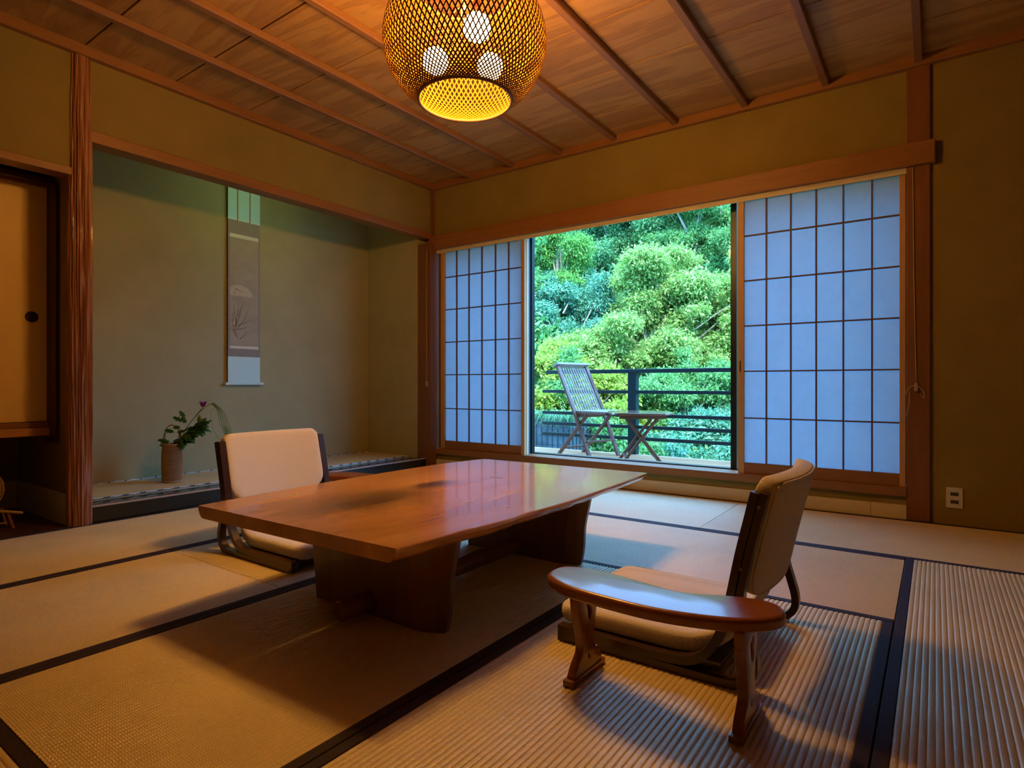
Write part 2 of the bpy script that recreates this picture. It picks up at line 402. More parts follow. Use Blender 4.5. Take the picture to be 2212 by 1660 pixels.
M['ivory'] = plain('white_roller', (.78, .76, .70), .4)
MB().box(X0-.001, X0+.001, y0, y1, .752, .962).build('lower_border', M['paleblue'], sc)
MB().box(X0-.001, X0+.001, y0, y1, 2.02, 2.44).build('upper_border', M['paleblue'], sc)
MB().box(X0-.001, X0+.001, y0, y1, .962, 2.02).build('brocade_ground', M['brocade'], sc)
MB().box(X0+.001, X0+.0018, y0+.014, y1-.014, 1.045, 1.885).build('painting', M['silk'], sc)
MB().box(X0+.001, X0+.002, y0+.014, y1-.014, 1.025, 1.045).build('band', M['cream'], sc)
MB().box(X0+.001, X0+.002, y0+.014, y1-.014, 1.885, 1.913).build('band', M['cream'], sc)
for yy in (2.53, 2.632):
    t = MB()
    for k in range(10):
        z = 2.44-.043*k; t.box(X0+.003, X0+.0045, yy-.006, yy+.003, z-.043, z)
    t.build('hanging_strip', M['cream'], sc)
    MB().box(X0+.003, X0+.005, yy-.010, yy-.006, 2.005, 2.44).build('strip_edge', M['ink'], sc)
t = MB(); cy, cz, R = 2.538, 1.435, .085
pts = []
for k in range(33):
    a = PI*k/32; yy = cy+R*1.25*math.cos(a); zz = cz+R*math.sin(a)
    pts.append((max(yy, y0+.015), zz))
t.prism(pts, X0+.0018, X0+.0024, axis='x'); t.build('moon', M['moon'], sc)
t = MB(); rr = random.Random(5)
for (by, bz, dy, dz, bd) in [(2.50, 1.19, .06, .17, .02), (2.51, 1.19, .03, .2, -.01), (2.52, 1.18, .09, .16, .03), (2.51, 1.2, -.02, .17, .0), (2.49, 1.2, .14, .06, .05), (2.49, 1.17, .11, .03, .05), (2.52, 1.13, -.05, .14, -.02), (2.54, 1.1, .06, .07, .02), (2.52, 1.11, -.06, .09, 0), (2.47, 1.28, .03, .03, .01), (2.48, 1.23, .0, .06, .01), (2.53, 1.27, .05, .12, -.02), (2.50, 1.49, .07, -.03, .01), (2.49, 1.45, .02, .02, .0)]:
    p = [(X0+.0022, by+dy*s+bd*s*(1-s)*2, bz+dz*s) for s in (0, .25, .5, .75, 1)]
    t.tube(p, [.0022, .0026, .002, .0014, .0005], 4)
t.build('painted_grass', M['ink'], sc)
MB().tube([(X0+.004, y0+.002, .752), (X0+.004, y1-.002, .752)], .011, 12).build('roller', M['paleblue'], sc, smooth=True)
for a, bb in ((y0-.022, y0+.002), (y1-.002, y1+.022)):
    MB().tube([(X0+.004, a, .752), (X0+.004, bb, .752)], .0125, 12).build('roller_knob', M['ivory'], sc, smooth=True)
MB().tube([(X0, y0, 2.44), (X0, y1, 2.44)], .007, 8).build('top_rod', M['darkframe'], sc)
MB().tube([(X0, 2.50, 2.44), (X0-.02, 2.578, 2.50), (X0, 2.65, 2.44)], .002, 5).build('hanging_cord', M['ink'], sc)

# concealed lamp above the alcove
lp = thing('alcove_tube_lamp', 'greenish tube lamp hidden behind the alcove lintel', 'lamp', (-3.845, 2.55, 2.24))
m, nt, b = newmat('greenish_tube'); b.inputs['Emission Color'].default_value = (.62, 1.0, .42, 1); b.inputs['Emission Strength'].default_value = 15; M['tube'] = m
MB().tube([(-3.85, 2.28, 2.21), (-3.85, 2.84, 2.21)], .013, 10).build('tube', M['tube'], lp)
MB().box(-3.80, -3.772, 2.22, 2.90, 2.19, 2.25, .003).build('fitting', M['ivory'], lp)

# ------------------------------------------------------------------ flower basket
vx, vy, vz = -4.125, 1.905, .100
R_ = Vector((.8146, .58, 0)); F_ = Vector((-.58, .8146, 0)); V0 = Vector((vx, vy, vz))
def VP(u, z, w=0): return V0+R_*u+F_*w+Vector((0, 0, z))
fb = thing('flower_basket', 'tall woven bamboo basket vase holding leaves in the alcove', 'vase', (vx, vy, vz))
m, nt, b = newmat('woven_bamboo')
ck = N(nt, 'ShaderNodeTexChecker'); tc = N(nt, 'ShaderNodeTexCoord')
M['bamboo'] = plain('bamboo_strip', (.40, .25, .14), .5)
M['bamboo_dark'] = plain('basket_lining', (.11, .06, .035), .8)
rad = lambda z: .057+.004*math.sin(PI*min(1, z/.255))-(.004 if z > .23 else 0)
MB().lathe([(0.001, .004), (rad(0)-.005, .004)]+[(rad(z)-.005, z) for z in [.02*i for i in range(13)]]+[(.048, .255), (.044, .20), (.001, .18)], (vx, vy, vz), 28).build('lining', M['bamboo_dark'], fb, smooth=True)
t = MB()
for fam in (1, -1):
    for k in range(36):
        p = [];
        for j in range(15):
            z = .006+.243*j/14; a = 2*PI*k/36+fam*1.3*j/14; r = rad(z)+fam*.0006
            p.append((vx+r*math.cos(a), vy+r*math.sin(a), vz+z))
        t.tube(p, .0023, 4, cap=False)
for z in [.012+.0132*i for i in range(18)]:
    t.tube([(vx+(rad(z)-.001)*math.cos(2*PI*k/28), vy+(rad(z)-.001)*math.sin(2*PI*k/28), vz+z) for k in range(28)], .0018, 4, closed=True)
t.build('woven_body', M['bamboo'], fb, smooth=True)
for z, r in ((.008, .0055), (.250, .0065)):
    MB().tube([(vx+rad(z)*math.cos(2*PI*k/28), vy+rad(z)*math.sin(2*PI*k/28), vz+z) for k in range(28)], r, 6, closed=True).build('rim', M['bamboo'], fb, smooth=True)
t = MB()
for o in (-.008, .008):
    t.tube(catmull([VP(-.057, .20, o), VP(-.055, .27, o), VP(-.045, .33, o*.6), VP(-.02, .372, 0), VP(.012, .375, 0), VP(.042, .35, -o*.6), VP(.056, .29, -o), VP(.057, .22, -o)], 5), .0044, 6)
t.build('handle', M['bamboo'], fb, smooth=True)
def leafmat(name, cols, transl=.35, rough=.45, dim=1.0):
    m, nt, b = newmat(name); out = nt.nodes['Material Output']
    g = N(nt, 'ShaderNodeNewGeometry'); n_ = len(cols)
    col = ramp(nt, g.outputs['Random Per Island'], [((i)/(n_-1), tuple(q*dim for q in c_)) for i, c_ in enumerate(cols)])
    nt.links.new(col, b.inputs['Base Color']); b.inputs['Roughness'].default_value = rough; b.inputs['Specular IOR Level'].default_value = .35
    t = N(nt, 'ShaderNodeBsdfTranslucent'); nt.links.new(col, t.inputs['Color'])
    mx = N(nt, 'ShaderNodeMixShader'); mx.inputs[0].default_value = transl
    nt.links.new(b.outputs[0], mx.inputs[1]); nt.links.new(t.outputs[0], mx.inputs[2]); nt.links.new(mx.outputs[0], out.inputs['Surface'])
    return m
M['leafdark'] = leafmat('dark_cut_leaves', [(.03, .11, .03), (.05, .17, .04), (.08, .24, .06)], .2)
M['leaflime'] = leafmat('lime_leaves', [(.20, .34, .04), (.30, .44, .05)], .3)
M['stem'] = plain('green_brown_stem', (.10, .09, .035), .6)
M['grass_stem'] = plain('grey_green_grass', (.20, .27, .10), .6)
def leafquad(bm, p, d, n, L, W, lob=0):
    d = d.normalized(); s = d.cross(n).normalized(); n = s.cross(d)
    P = lambda a, b, c=0: bm.verts.new(p+d*a*L+s*b*W+n*c*L)
    if lob:
        l = [P(0, 0), P(.2, .12), P(.3, .42), P(.42, .2), P(.55, .5), P(.66, .22), P(.8, .28), P(1, 0, -.1)]
        r = [P(.8, -.28), P(.66, -.22), P(.55, -.5), P(.42, -.2), P(.3, -.42), P(.2, -.12)]
        bm.faces.new(l+r)
    else:
        bm.faces.new((P(0, 0), P(.35, .5, .05), P(1, 0, -.12), P(.35, -.5, .05)))
fl = thing('chrysanthemum_spray', 'leafy chrysanthemum stem with one purple bloom leaning from the basket', 'flower', tuple(VP(0, .22)))
main = catmull([VP(.0, .05), VP(.03, .27), VP(.10, .36, -.01), VP(.155, .43, -.01), VP(.205, .495, 0)], 6)
MB().tube(main, .0022, 6).build('stem', M['stem'], fl)
t = MB(); rr = random.Random(11)
for i in range(230):
    s = rr.random()**.9
    base = VP(.015+.17*s+rr.uniform(-.012, .02), .262+.13*s+rr.uniform(-.022, .012), rr.uniform(-.03, .03))
    ang = rr.choice([rr.uniform(-1.0, -.1), rr.uniform(.1, .9), rr.uniform(-.8, .2)])
    d = R_*math.cos(ang)+Vector((0, 0, 1))*math.sin(ang)+F_*rr.uniform(-.6, .6)
    leafquad(t.bm, base, d, Vector((rr.uniform(-.5, .9), rr.uniform(-.9, .2), rr.uniform(.2, 1))), rr.uniform(.04, .075), rr.uniform(.022, .036), lob=1)
for (u, z, dx, dz, L) in [(-.01, .27, -1, .15, .07), (.0, .27, -1, -.1, .055), (.03, .33, -1, .25, .065), (.04, .33, 1, .2, .05), (.07, .36, -1, .1, .05), (.09, .40, -1, .45, .075), (.10, .42, -.7, .9, .06), (.11, .39, -.9, .8, .05), (.03, .27, 1, -.05, .06), (-.02, .255, -1, -.2, .05)]:
    leafquad(t.bm, VP(u, z, -.02), R_*dx+Vector((0, 0, dz)), Vector((.4, -.7, .6)), L*1.15, .04, lob=1)
t.build('foliage', M['leafdark'], fl)
t = MB()
for i in range(10):
    ang = rr.uniform(-.5, 1.6)
    leafquad(t.bm, VP(.18, .39, -.02), R_*math.cos(ang)+Vector((0, 0, 1))*math.sin(ang), Vector((.4, -.7, .6)), rr.uniform(.04, .065), .018, lob=1)
t.build('young_leaves', M['leaflime'], fl)
M['purple'] = leafmat('purple_petals', [(.36, .03, .26), (.52, .06, .38)], .3)
t = MB(); fc = VP(.205, .495, 0)
for i in range(34):
    a = 2*PI*i/34*2.4; e = .5+.5*(i % 5)/5
    d = (R_*math.cos(a)+F_*math.sin(a))*.55*e+Vector((0, 0, 1))*(.8)
    leafquad(t.bm, fc, d, R_*math.sin(a)-F_*math.cos(a)+Vector((0, 0, .3)), .046, .013)
t.build('petals', M['purple'], fl)
gr = thing('grass_plume', 'thin green grass stems arching down from the basket', 'grass', tuple(VP(.0, .2)))
t = MB(); t.tube(catmull([VP(.01, .1), VP(.08, .33), VP(.18, .46), VP(.25, .515), VP(.286, .522)], 6), .0024, 6)
for i in range(9):
    k = i/8
    t.tube(catmull([VP(.262+.03*k, .520-.006*k), VP(.298+.03*k, .48-.01*k, .01*(i % 3)), VP(.325+.045*k, .40-.02*k, .02*(i % 3-1)), VP(.352+.05*k, .30, .01), VP(.367+.05*k, .245, .01)], 5), .0023, 5)
t.tube(catmull([VP(.285, .50), VP(.258, .46), VP(.262, .38), VP(.30, .30), VP(.35, .26)], 6), .0014, 5)
t.build('stems', M['grass_stem'], gr)

# ------------------------------------------------------------------ dark alcove with hanging cupboard
struct(MB().box(-4.6, XL+.0, -.1, 1.21, -.06, -.002).build('floor', M['darkwood']), 'dark reddish board floor of the cupboard alcove', 'floor')
struct(MB().box(-4.54, -3.70, 1.192, 1.206, 0, .165, .002).box(-4.56, -4.545, 0, 1.2, 0, .165, .002).build('baseboard_alcove', M['greyboard']), 'grey low board around the cupboard alcove', 'baseboard')
cb = thing('hanging_cupboard', 'wall-hung cupboard with orange paper sliding door in the left alcove', 'cupboard', (-4.2, .7, .47))
MB().box(-4.55, -4.03, .03, 1.20, .49, 1.86).build('body', M['darkframe'], cb)
MB().box(-4.04, -3.875, 1.186, 1.204, .43, 1.846, .002).build('side_upright', M['darkframe'], cb)
MB().box(-4.04, -3.93, .03, 1.186, 1.842, 1.87, .002).build('top_rail', M['darkframe'], cb)
MB().box(-4.03, -3.985, .03, 1.19, .512, .542, .002).build('bottom_track', M['beam_y'], cb)
MB().box(-4.03, -3.965, .03, 1.19, .468, .511, .003).build('bottom_rail', wood('amber_rail', (.42, .17, .04), (.52, .24, .07), 'y', .4), cb)
dr = MB().box(-4.02, -4.003, .30, 1.186, .545, 1.832, .002).build('sliding_door', M['fusuma'], cb)
MB().box(-4.02, -3.996, .30, 1.186, 1.832, 1.842, .001).build('door_edge', M['beam_y'], dr)
h = MB(); h.prism([(1.118+.030*math.cos(2*PI*k/24), 1.115+.030*math.sin(2*PI*k/24)) for k in range(24)], -4.004, -3.999, .001, 1, axis='x')
h.build('round_pull', plain('dark_bronze', (.05, .03, .025), .35, .8), dr)
# wicker basket on a stand, cut by the left edge of the view
st = thing('wicker_basket_stand', 'small wicker basket on bamboo legs in the left dark alcove', 'basket', (-3.98, .93, 0))
t = MB()
for k in range(12):
    a = PI*k/12
    t.tube([(-3.985+.088*math.cos(a)*math.cos(b), .905+.088*math.sin(a)*math.cos(b), .205+.105*math.sin(b)) for b in [2*PI*j/28 for j in range(28)]], .003, 5, closed=True)
for zz in (-.06, -.03, 0, .03, .06):
    r = .088*math.sqrt(max(.01, 1-(zz/.105)**2))
    t.tube([(-3.985+r*math.cos(2*PI*k/24), .905+r*math.sin(2*PI*k/24), .205+zz) for k in range(24)], .003, 5, closed=True)
t.build('woven_ball', M['bamboo'], st, smooth=True)
for (dx, dy) in ((.06, .085), (-.06, .085), (.06, -.085), (-.06, -.085)):
    MB().tube([(-3.97+dx, .93+dy, 0), (-3.98+dx*.8, .93+dy*.75, .095)], .007, 8).build('leg', M['beam_y'], st, smooth=True)
MB().tube([(-3.93, .83, .03), (-3.93, 1.02, .03)], .003, 6).build('crossbar', M['bamboo'], st)
for o in (0, .02):
    MB().tube([(-3.96+o, .86, .12), (-3.93+o, 1.045+o*.5, .072)], .0075, 8).build('carrying_rod', M['bamboo'], st, smooth=True)

# ------------------------------------------------------------------ tatami mats
def mat(x0, x1, y0, y1, along, label):
    """along = direction of the long side / cloth borders / ribs"""
    t = thing('tatami_mat', label, 'straw mat', ((x0+x1)/2, (y0+y1)/2, -.05), group='straw mats covering the room floor')
    g = .0015; bw = .031; mb = MB()
    if along == 'y':
        ribbed(mb, x0+bw, x1-bw, y0+g, y1-g, 'y'); bs = [(x0+g, x0+bw, y0+g, y1-g), (x1-bw, x1-g, y0+g, y1-g)]
    else:
        ribbed(mb, x0+g, x1-g, y0+bw, y1-bw, 'x'); bs = [(x0+g, x1-g, y0+g, y0+bw), (x0+g, x1-g, y1-bw, y1-g)]
    mb.build('straw_surface', M['tat_y' if along == 'y' else 'tat_x'], t)
    for q in bs: MB().box(*q, -.05, .0006, .0015, 1).build('cloth_border', M['border'], t)
xs = [-3.688, -2.812, -1.935, -1.012, -.105, .80, 1.70]
mat(xs[0], xs[1], 2.215, 3.936, 'y', 'straw mat in the far left corner beside the black alcove edge')
mat(xs[0], xs[1], .42, 2.215, 'y', 'straw mat along the alcoves at the foot of the log post')
mat(xs[0], xs[1], -1.19, .42, 'y', 'straw mat beside the dark alcove nearest the viewer')
mat(xs[1], xs[3]+.01, 3.065, 3.936, 'x', 'straw mat under the window between screens and low table')
mat(xs[3]+.01, .80, 3.065, 3.936, 'x', 'straw mat under the right paper screen and square post')
mat(xs[1], xs[2], 1.29, 3.065, 'y', 'straw mat under the left floor chair')
mat(xs[1], xs[2], -.50, 1.29, 'y', 'straw mat left of the table catching its shadow corner')
mat(xs[2], xs[4], 2.215, 3.065, 'x', 'straw mat lit blue by the window beyond the table')
mat(xs[2], xs[3], .42, 2.215, 'y', 'straw mat directly under the low table')
mat(xs[3], xs[4], .42, 2.215, 'y', 'straw mat under the right floor chair and its armrest')
mat(xs[4], xs[5], 1.24, 3.065, 'y', 'straw mat to the right of the floor chair near the socket')
mat(xs[5], xs[6], 1.24, 3.936, 'y', 'straw mat along the right wall')
mat(xs[4], xs[6], .35, 1.24, 'x', 'straw mat at the lower right beside the viewer')
mat(xs[1]+.0, xs[4], -.50, .42, 'x', 'straw mat at the lower left corner nearest the viewer')
mat(xs[6], 2.10, -1.19, 3.936, 'y', 'narrow straw mat against the right wall')
mat(xs[4], xs[6], -.50, .35, 'x', 'straw mat under the viewer')
mat(xs[1], xs[6], -1.19, -.50, 'x', 'straw mat along the rear wall')

# ------------------------------------------------------------------ paper screens
def shoji(label, X0, X1, P0, P1, xsb, zsb, y, handle=None):
    s = thing('shoji_screen', label, 'paper screen', ((X0+X1)/2, y+.015, .178), group='sliding paper screens at the window')
    zt, zb = 1.942, .178
    p = MB(); 
    MB().box(X0, P0, y, y+.03, zb, zt, .002).build('stile', M['shojiwood'], s)
    MB().box(P1, X1, y, y+.03, zb, zt, .002).build('stile', M['shojiwood'], s)
    MB().box(P0, P1, y, y+.03, zb, .249, .002).build('bottom_rail', M['beam'], s)
    MB().box(P0, P1, y+.003, y+.03, 1.92, zt, .001).build('top_rail', M['beam'], s)
    MB().box(P0-.004, P1+.004, y+.0165, y+.0175, .245, 1.925).build('paper', M['paper'], s)
    g = MB()
    for x in xsb: g.box(x-.0042, x+.0042, y+.004, y+.0163, .249, 1.92)
    for z in zsb: g.box(P0, P1, y+.0045, y+.0163, z-.0042, z+.0042)
    g.build('lattice', M['muntin'], s)
    if handle: MB().box(handle-.004, handle+.004, y-.001, y+.002, .83, .90, .0008).build('finger_pull', M['darkframe'], s)
zb_ = [1.695, 1.408, 1.12, .831, .533]
shoji('right sliding paper screen of six by six panes beside the square post', -1.032, -.134, -.995, -.162, [-.862, -.721, -.581, -.438, -.294], zb_, 3.950, -1.017)
shoji('left sliding paper screen beside the alcove corner post', -3.595, -2.691, -3.545, -2.723, [-3.413, -3.274, -3.132, -2.988, -2.852], zb_, 3.950)
# black glazed doors outside the screens
wn = thing('window_1', 'black framed glass door open to the green garden view', 'window', (-1.9, 4.11, .18)); wn['kind'] = 'structure'
f = MB()
for (a, b_) in ((-3.63, -3.59), (-2.765, -2.705), (-1.115, -1.075), (-.17, -.13)): f.box(a, b_, 4.085, 4.125, .15, 2.02, .002)
f.box(-3.63, -.13, 4.085, 4.125, .15, .186, .002); f.box(-3.63, -.13, 4.085, 4.125, 1.985, 2.03, .002)
f.box(-3.63, -.13, 4.125, 4.20, .12, .165, .002)
f.build('window_frame', M['black_metal'], wn)
MB().box(-3.59, -.17, 4.103, 4.107, .186, 1.99).build('window_glass', M['glass'], wn)
MB().box(-2.735, -2.690, 3.984, 4.012, .178, 1.95, .001).build('jamb_edge', M['palewood_z'], wn)
MB().box(-2.757, -2.722, 4.05, 4.086, .178, 1.98, .001).build('blue_grey_reveal', plain('blue_grey_channel', (.07, .16, .25), .4, .2), wn)
MB().box(-3.634, -3.60, 3.985, 4.08, .178, 1.95, .001).build('shadow_jamb', M['post'], wn)
# outer wall mass around the opening, keeps daylight out elsewhere
struct(MB().box(-5.1, -3.62, 4.14, 4.30, -.6, 2.7).box(-.15, 2.4, 4.14, 4.30, -.6, 2.7).box(-3.7, -.1, 4.14, 4.30, 2.06, 2.7).box(-3.7, -.1, 4.19, 4.30, -.6, .12).build('wall_outside', M['plaster']), 'outer face of the window wall', 'wall')
struct(MB().box(-5.0, 2.4, -1.5, 4.5, 2.74, 2.9).build('ceiling', M['darkwood']), 'roof slab over the room', 'roof')

# blind cords
M['cord'] = plain('beige_cord', (.42, .33, .20), .7)
for (x, yy, z0, z1, label, zig) in ((-.085, 3.928, .745, 1.94, 'beige pull cord tied to a hook on the square right post', 1), (-3.655, 3.93, .76, 1.94, 'thin pull cord on the corner post left of the screens', 0)):
    if not zig: x, yy = -3.672, 3.853
    c_ = thing('blind_cord', label, 'cord', (x, yy, z0), group='pull cords beside the paper screens')
    MB().tube([(x-.015*zig, yy, z1), (x-.01*zig, yy, (z0+z1)/2), (x, yy, z0)], .0022, 6).build('cord', M['cord'], c_)
    MB().box(x-.008, x+.008, yy-.012, yy+.012, z0-.035, z0+.012, .004).build('hook', M['bamboo'], c_, smooth=True)
    if zig:
        MB().tube(catmull([(x, yy-.008, z0), (x-.035, yy-.012, z0-.02), (x-.06, yy-.012, z0-.10), (x-.062, yy-.012, z0-.165), (x-.045, yy-.012, z0-.165), (x-.032, yy-.01, z0-.10), (x-.03, yy-.008, z0-.03)], 5), .002, 6).build('cord_loop', M['cord'], c_)
        MB().tube(catmull([(x, yy-.008, z0), (x+.03, yy-.012, z0-.03), (x+.035, yy-.012, z0-.07), (x+.015, yy-.01, z0-.05)], 5), .002, 6).build('cord_loop', M['cord'], c_)
    else:
        MB().tube(catmull([(x, yy-.008, z0), (x+.02, yy-.012, z0-.04), (x+.035, yy-.012, z0-.03), (x+.03, yy-.01, z0-.0)], 5), .0018, 6).build('cord_loop', M['cord'], c_)
# socket
so = thing('wall_socket', 'white double wall socket on the olive wall right of the post', 'socket', (.083, 3.955, .142))
MB().box(.047, .120, 3.948, 3.956, .087, .197, .003).build('cover_plate', plain('white_plastic', (.62, .58, .50), .4), so)
for z in (.163, .121):
    o = MB().box(.066, .101, 3.945, 3.949, z-.009, z+.009, .001).build('outlet', plain('dark_outlet', (.06, .05, .045), .5), so)
    MB().box(.0715, .0735, 3.9445, 3.9455, z-.005, z+.005).box(.0925, .0945, 3.9445, 3.9455, z-.005, z+.005).build('slot', M['black_metal'], o)

# ------------------------------------------------------------------ low table
TX, TY = -1.53, 1.755
tb = thing('low_table', 'long low live-edged wooden table in the middle of the mats', 'table', (TX, TY, 0))
redge = [(-1.066, 1.012), (-1.057, 1.13), (-1.050, 1.24), (-1.036, 1.33), (-1.029, 1.434), (-1.033, 1.50), (-1.024, 1.641), (-1.020, 1.80), (-1.026, 1.94), (-1.033, 2.15), (-1.042, 2.35), (-1.056, 2.53)]
ledge = [(-1.978, .995), (-2.000, 1.25), (-2.020, 1.522), (-2.028, 1.80), (-2.021, 2.164), (-1.995, 2.35), (-1.967, 2.50)]
seam = -1.527
re = [(p.x, p.y) for p in catmull([(a, b, 0) for a, b in redge], 4)]; le = [(p.x, p.y) for p in catmull([(a, b, 0) for a, b in ledge], 4)]
def slab(outer, sgn, y0s, y1s):
    # cross-sections: top edge, undercut live side, bottom
    bm = bmesh.new(); cols = []
    rr = random.Random(2 if sgn > 0 else 9)
    for i, (x, y) in enumerate(outer):
        s = i/(len(outer)-1); ysm = y0s+(y1s-y0s)*s
        w_ = .003*math.sin(i*1.3)+.002*math.sin(i*2.9)
        far = .02*s
        sec = [(seam+sgn*.0014, ysm, .3495), (seam+sgn*.0018, ysm, .350), (x-sgn*.003, y, .350), (x, y, .3475), (x-sgn*(.002+w_*.5), y, .338), (x-sgn*(.010+w_+far*.6), y, .322), (x-sgn*(.022+w_+far), y, .3125), (x-sgn*(.034+far), y, .3105), (seam+sgn*.0014, ysm, .3105)]
        cols.append([bm.verts.new(p) for p in sec])
    n = len(cols[0])
    for i in range(len(cols)-1):
        for k in range(n): bm.faces.new((cols[i][k], cols[i][(k+1) % n], cols[i+1][(k+1) % n], cols[i+1][k]))
    bm.faces.new(cols[0]); bm.faces.new(cols[-1][::-1])
    mb = MB(); mb.merge(bm); return mb
slab(re, 1, 1.003, 2.515).build('tabletop_board', M['slab'], tb, smooth=True, sharp=16)
slab(le, -1, 1.003, 2.515).build('tabletop_board', M['slab'], tb, smooth=True, sharp=16)
t = MB(); kx, ky = -1.527, 2.03
t.prism([(kx-.028, ky-.014), (kx, ky-.005), (kx+.028, ky-.014), (kx+.028, ky+.014), (kx, ky+.005), (kx-.028, ky+.014)], .346, .3504)
t.build('butterfly_key', plain('dark_inlay', (.08, .03, .015), .3, coat=.5), tb)
for sgn, yc, nm in ((-1, 1.34, 'a'), (1, 2.175, 'b')):
    # thick plank leg, live right edge
    bm = bmesh.new(); rings = []
    f_, bk = yc-.035, yc+.035
    for i in range(9):
        s = i/8; z = .311*s
        xr = -1.200+.045*s+.004*math.sin(s*9); xl = -1.777-.035*s
        ring = [(xl+.004, f_), (xr-.066, f_), (xr-.03, f_+.016), (xr, f_+.035), (xr-.004, bk-.01), (xr-.02, bk), (xl+.004, bk), (xl, bk-.006), (xl, f_+.006)]
        rings.append([bm.verts.new((x, y, z)) for x, y in ring])
    for i in range(8):
        for k in range(9): bm.faces.new((rings[i][k], rings[i][(k+1) % 9], rings[i+1][(k+1) % 9], rings[i+1][k]))
    bm.faces.new(rings[0][::-1]); bm.faces.new(rings[-1])
    mb = MB(); mb.merge(bm); mb.build('leg', M['tableleg'], tb)
t = MB(); t.tube([(-1.50, y, .046) for y in (1.185, 1.19, 1.3, 1.7, 2.2, 2.31, 2.315)], [.028, .032, .034, .034, .034, .032, .028], 14)
t.build('stretcher', M['tableleg'], tb, smooth=True)

# ------------------------------------------------------------------ floor chairs (local: faces +x, centred)
def strip(path, y0, y1, th):
    """bent-ply strip: path of (x,z) centre points, rectangular section"""
    P = catmull([(a, 0, b) for a, b in path], 6); mb = MB(); rows = []
    for i, p in enumerate(P):
        d = (P[min(i+1, len(P)-1)]-P[max(i-1, 0)]).normalized(); n = Vector((-d.z, 0, d.x))*th/2
        rows.append([mb.bm.verts.new(p+o+Vector((0, y, 0))) for o, y in ((n, y0), (n, y1), (-n, y1), (-n, y0))])
    for i in range(len(rows)-1):
        for k in range(4): mb.bm.faces.new((rows[i][k], rows[i][(k+1) % 4], rows[i+1][(k+1) % 4], rows[i+1][k]))
    mb.bm.faces.new(rows[0]); mb.bm.faces.new(rows[-1][::-1]); 
    es = [e for e in mb.bm.edges if len(e.link_faces) == 2 and e.calc_face_angle(0) > 1.2]
    bmesh.ops.bevel(mb.bm, geom=es, offset=.0025, segments=1, affect='EDGES')
    return mb
def pillow(fn, ns=26, nt_=22, T=.055, e=8, q=.34):
    """fn(s,t)->(centre Vector, normal Vector), s,t in -1..1"""
    mb = MB(); F = {}; B = {}
    for i in range(ns+1):
        for j in range(nt_+1):
            s = math.sin((-1+2*i/ns)*PI/2*.999)/math.sin(PI/2*.999); t = math.sin((-1+2*j/nt_)*PI/2*.999)/math.sin(PI/2*.999)
            c_, n_ = fn(s, t); h = T/2*max(0, (1-abs(s)**e))**q*max(0, (1-abs(t)**e))**q
            F[i, j] = mb.bm.verts.new(c_+n_*h)
            edge = i in (0, ns) or j in (0, nt_)
            B[i, j] = F[i, j] if edge else mb.bm.verts.new(c_-n_*h)
    for i in range(ns):
        for j in range(nt_):
            mb.bm.faces.new((F[i, j], F[i+1, j], F[i+1, j+1], F[i, j+1]))
            qd = (B[i, j], B[i, j+1], B[i+1, j+1], B[i+1, j])
            if len(set(qd)) == 4 and not all(v in F.values() for v in qd):
                try: mb.bm.faces.new(qd)
                except ValueError: pass
    return mb
def rounded(s, t, hw, hh, r):
    """square (s,t) -> rounded rectangle"""
    x, y = s*hw, t*hh
    ax, ay = abs(x), abs(y); cx, cy = hw-r, hh-r
    if ax > cx and ay > cy:
        dx, dy = (ax-cx)/r, (ay-cy)/r; m_ = max(dx, dy); L = math.hypot(dx, dy)
        k = m_/L if L > 0 else 1
        ax, ay = cx+dx*r*k, cy+dy*r*k
    return math.copysign(ax, x), math.copysign(ay, y)
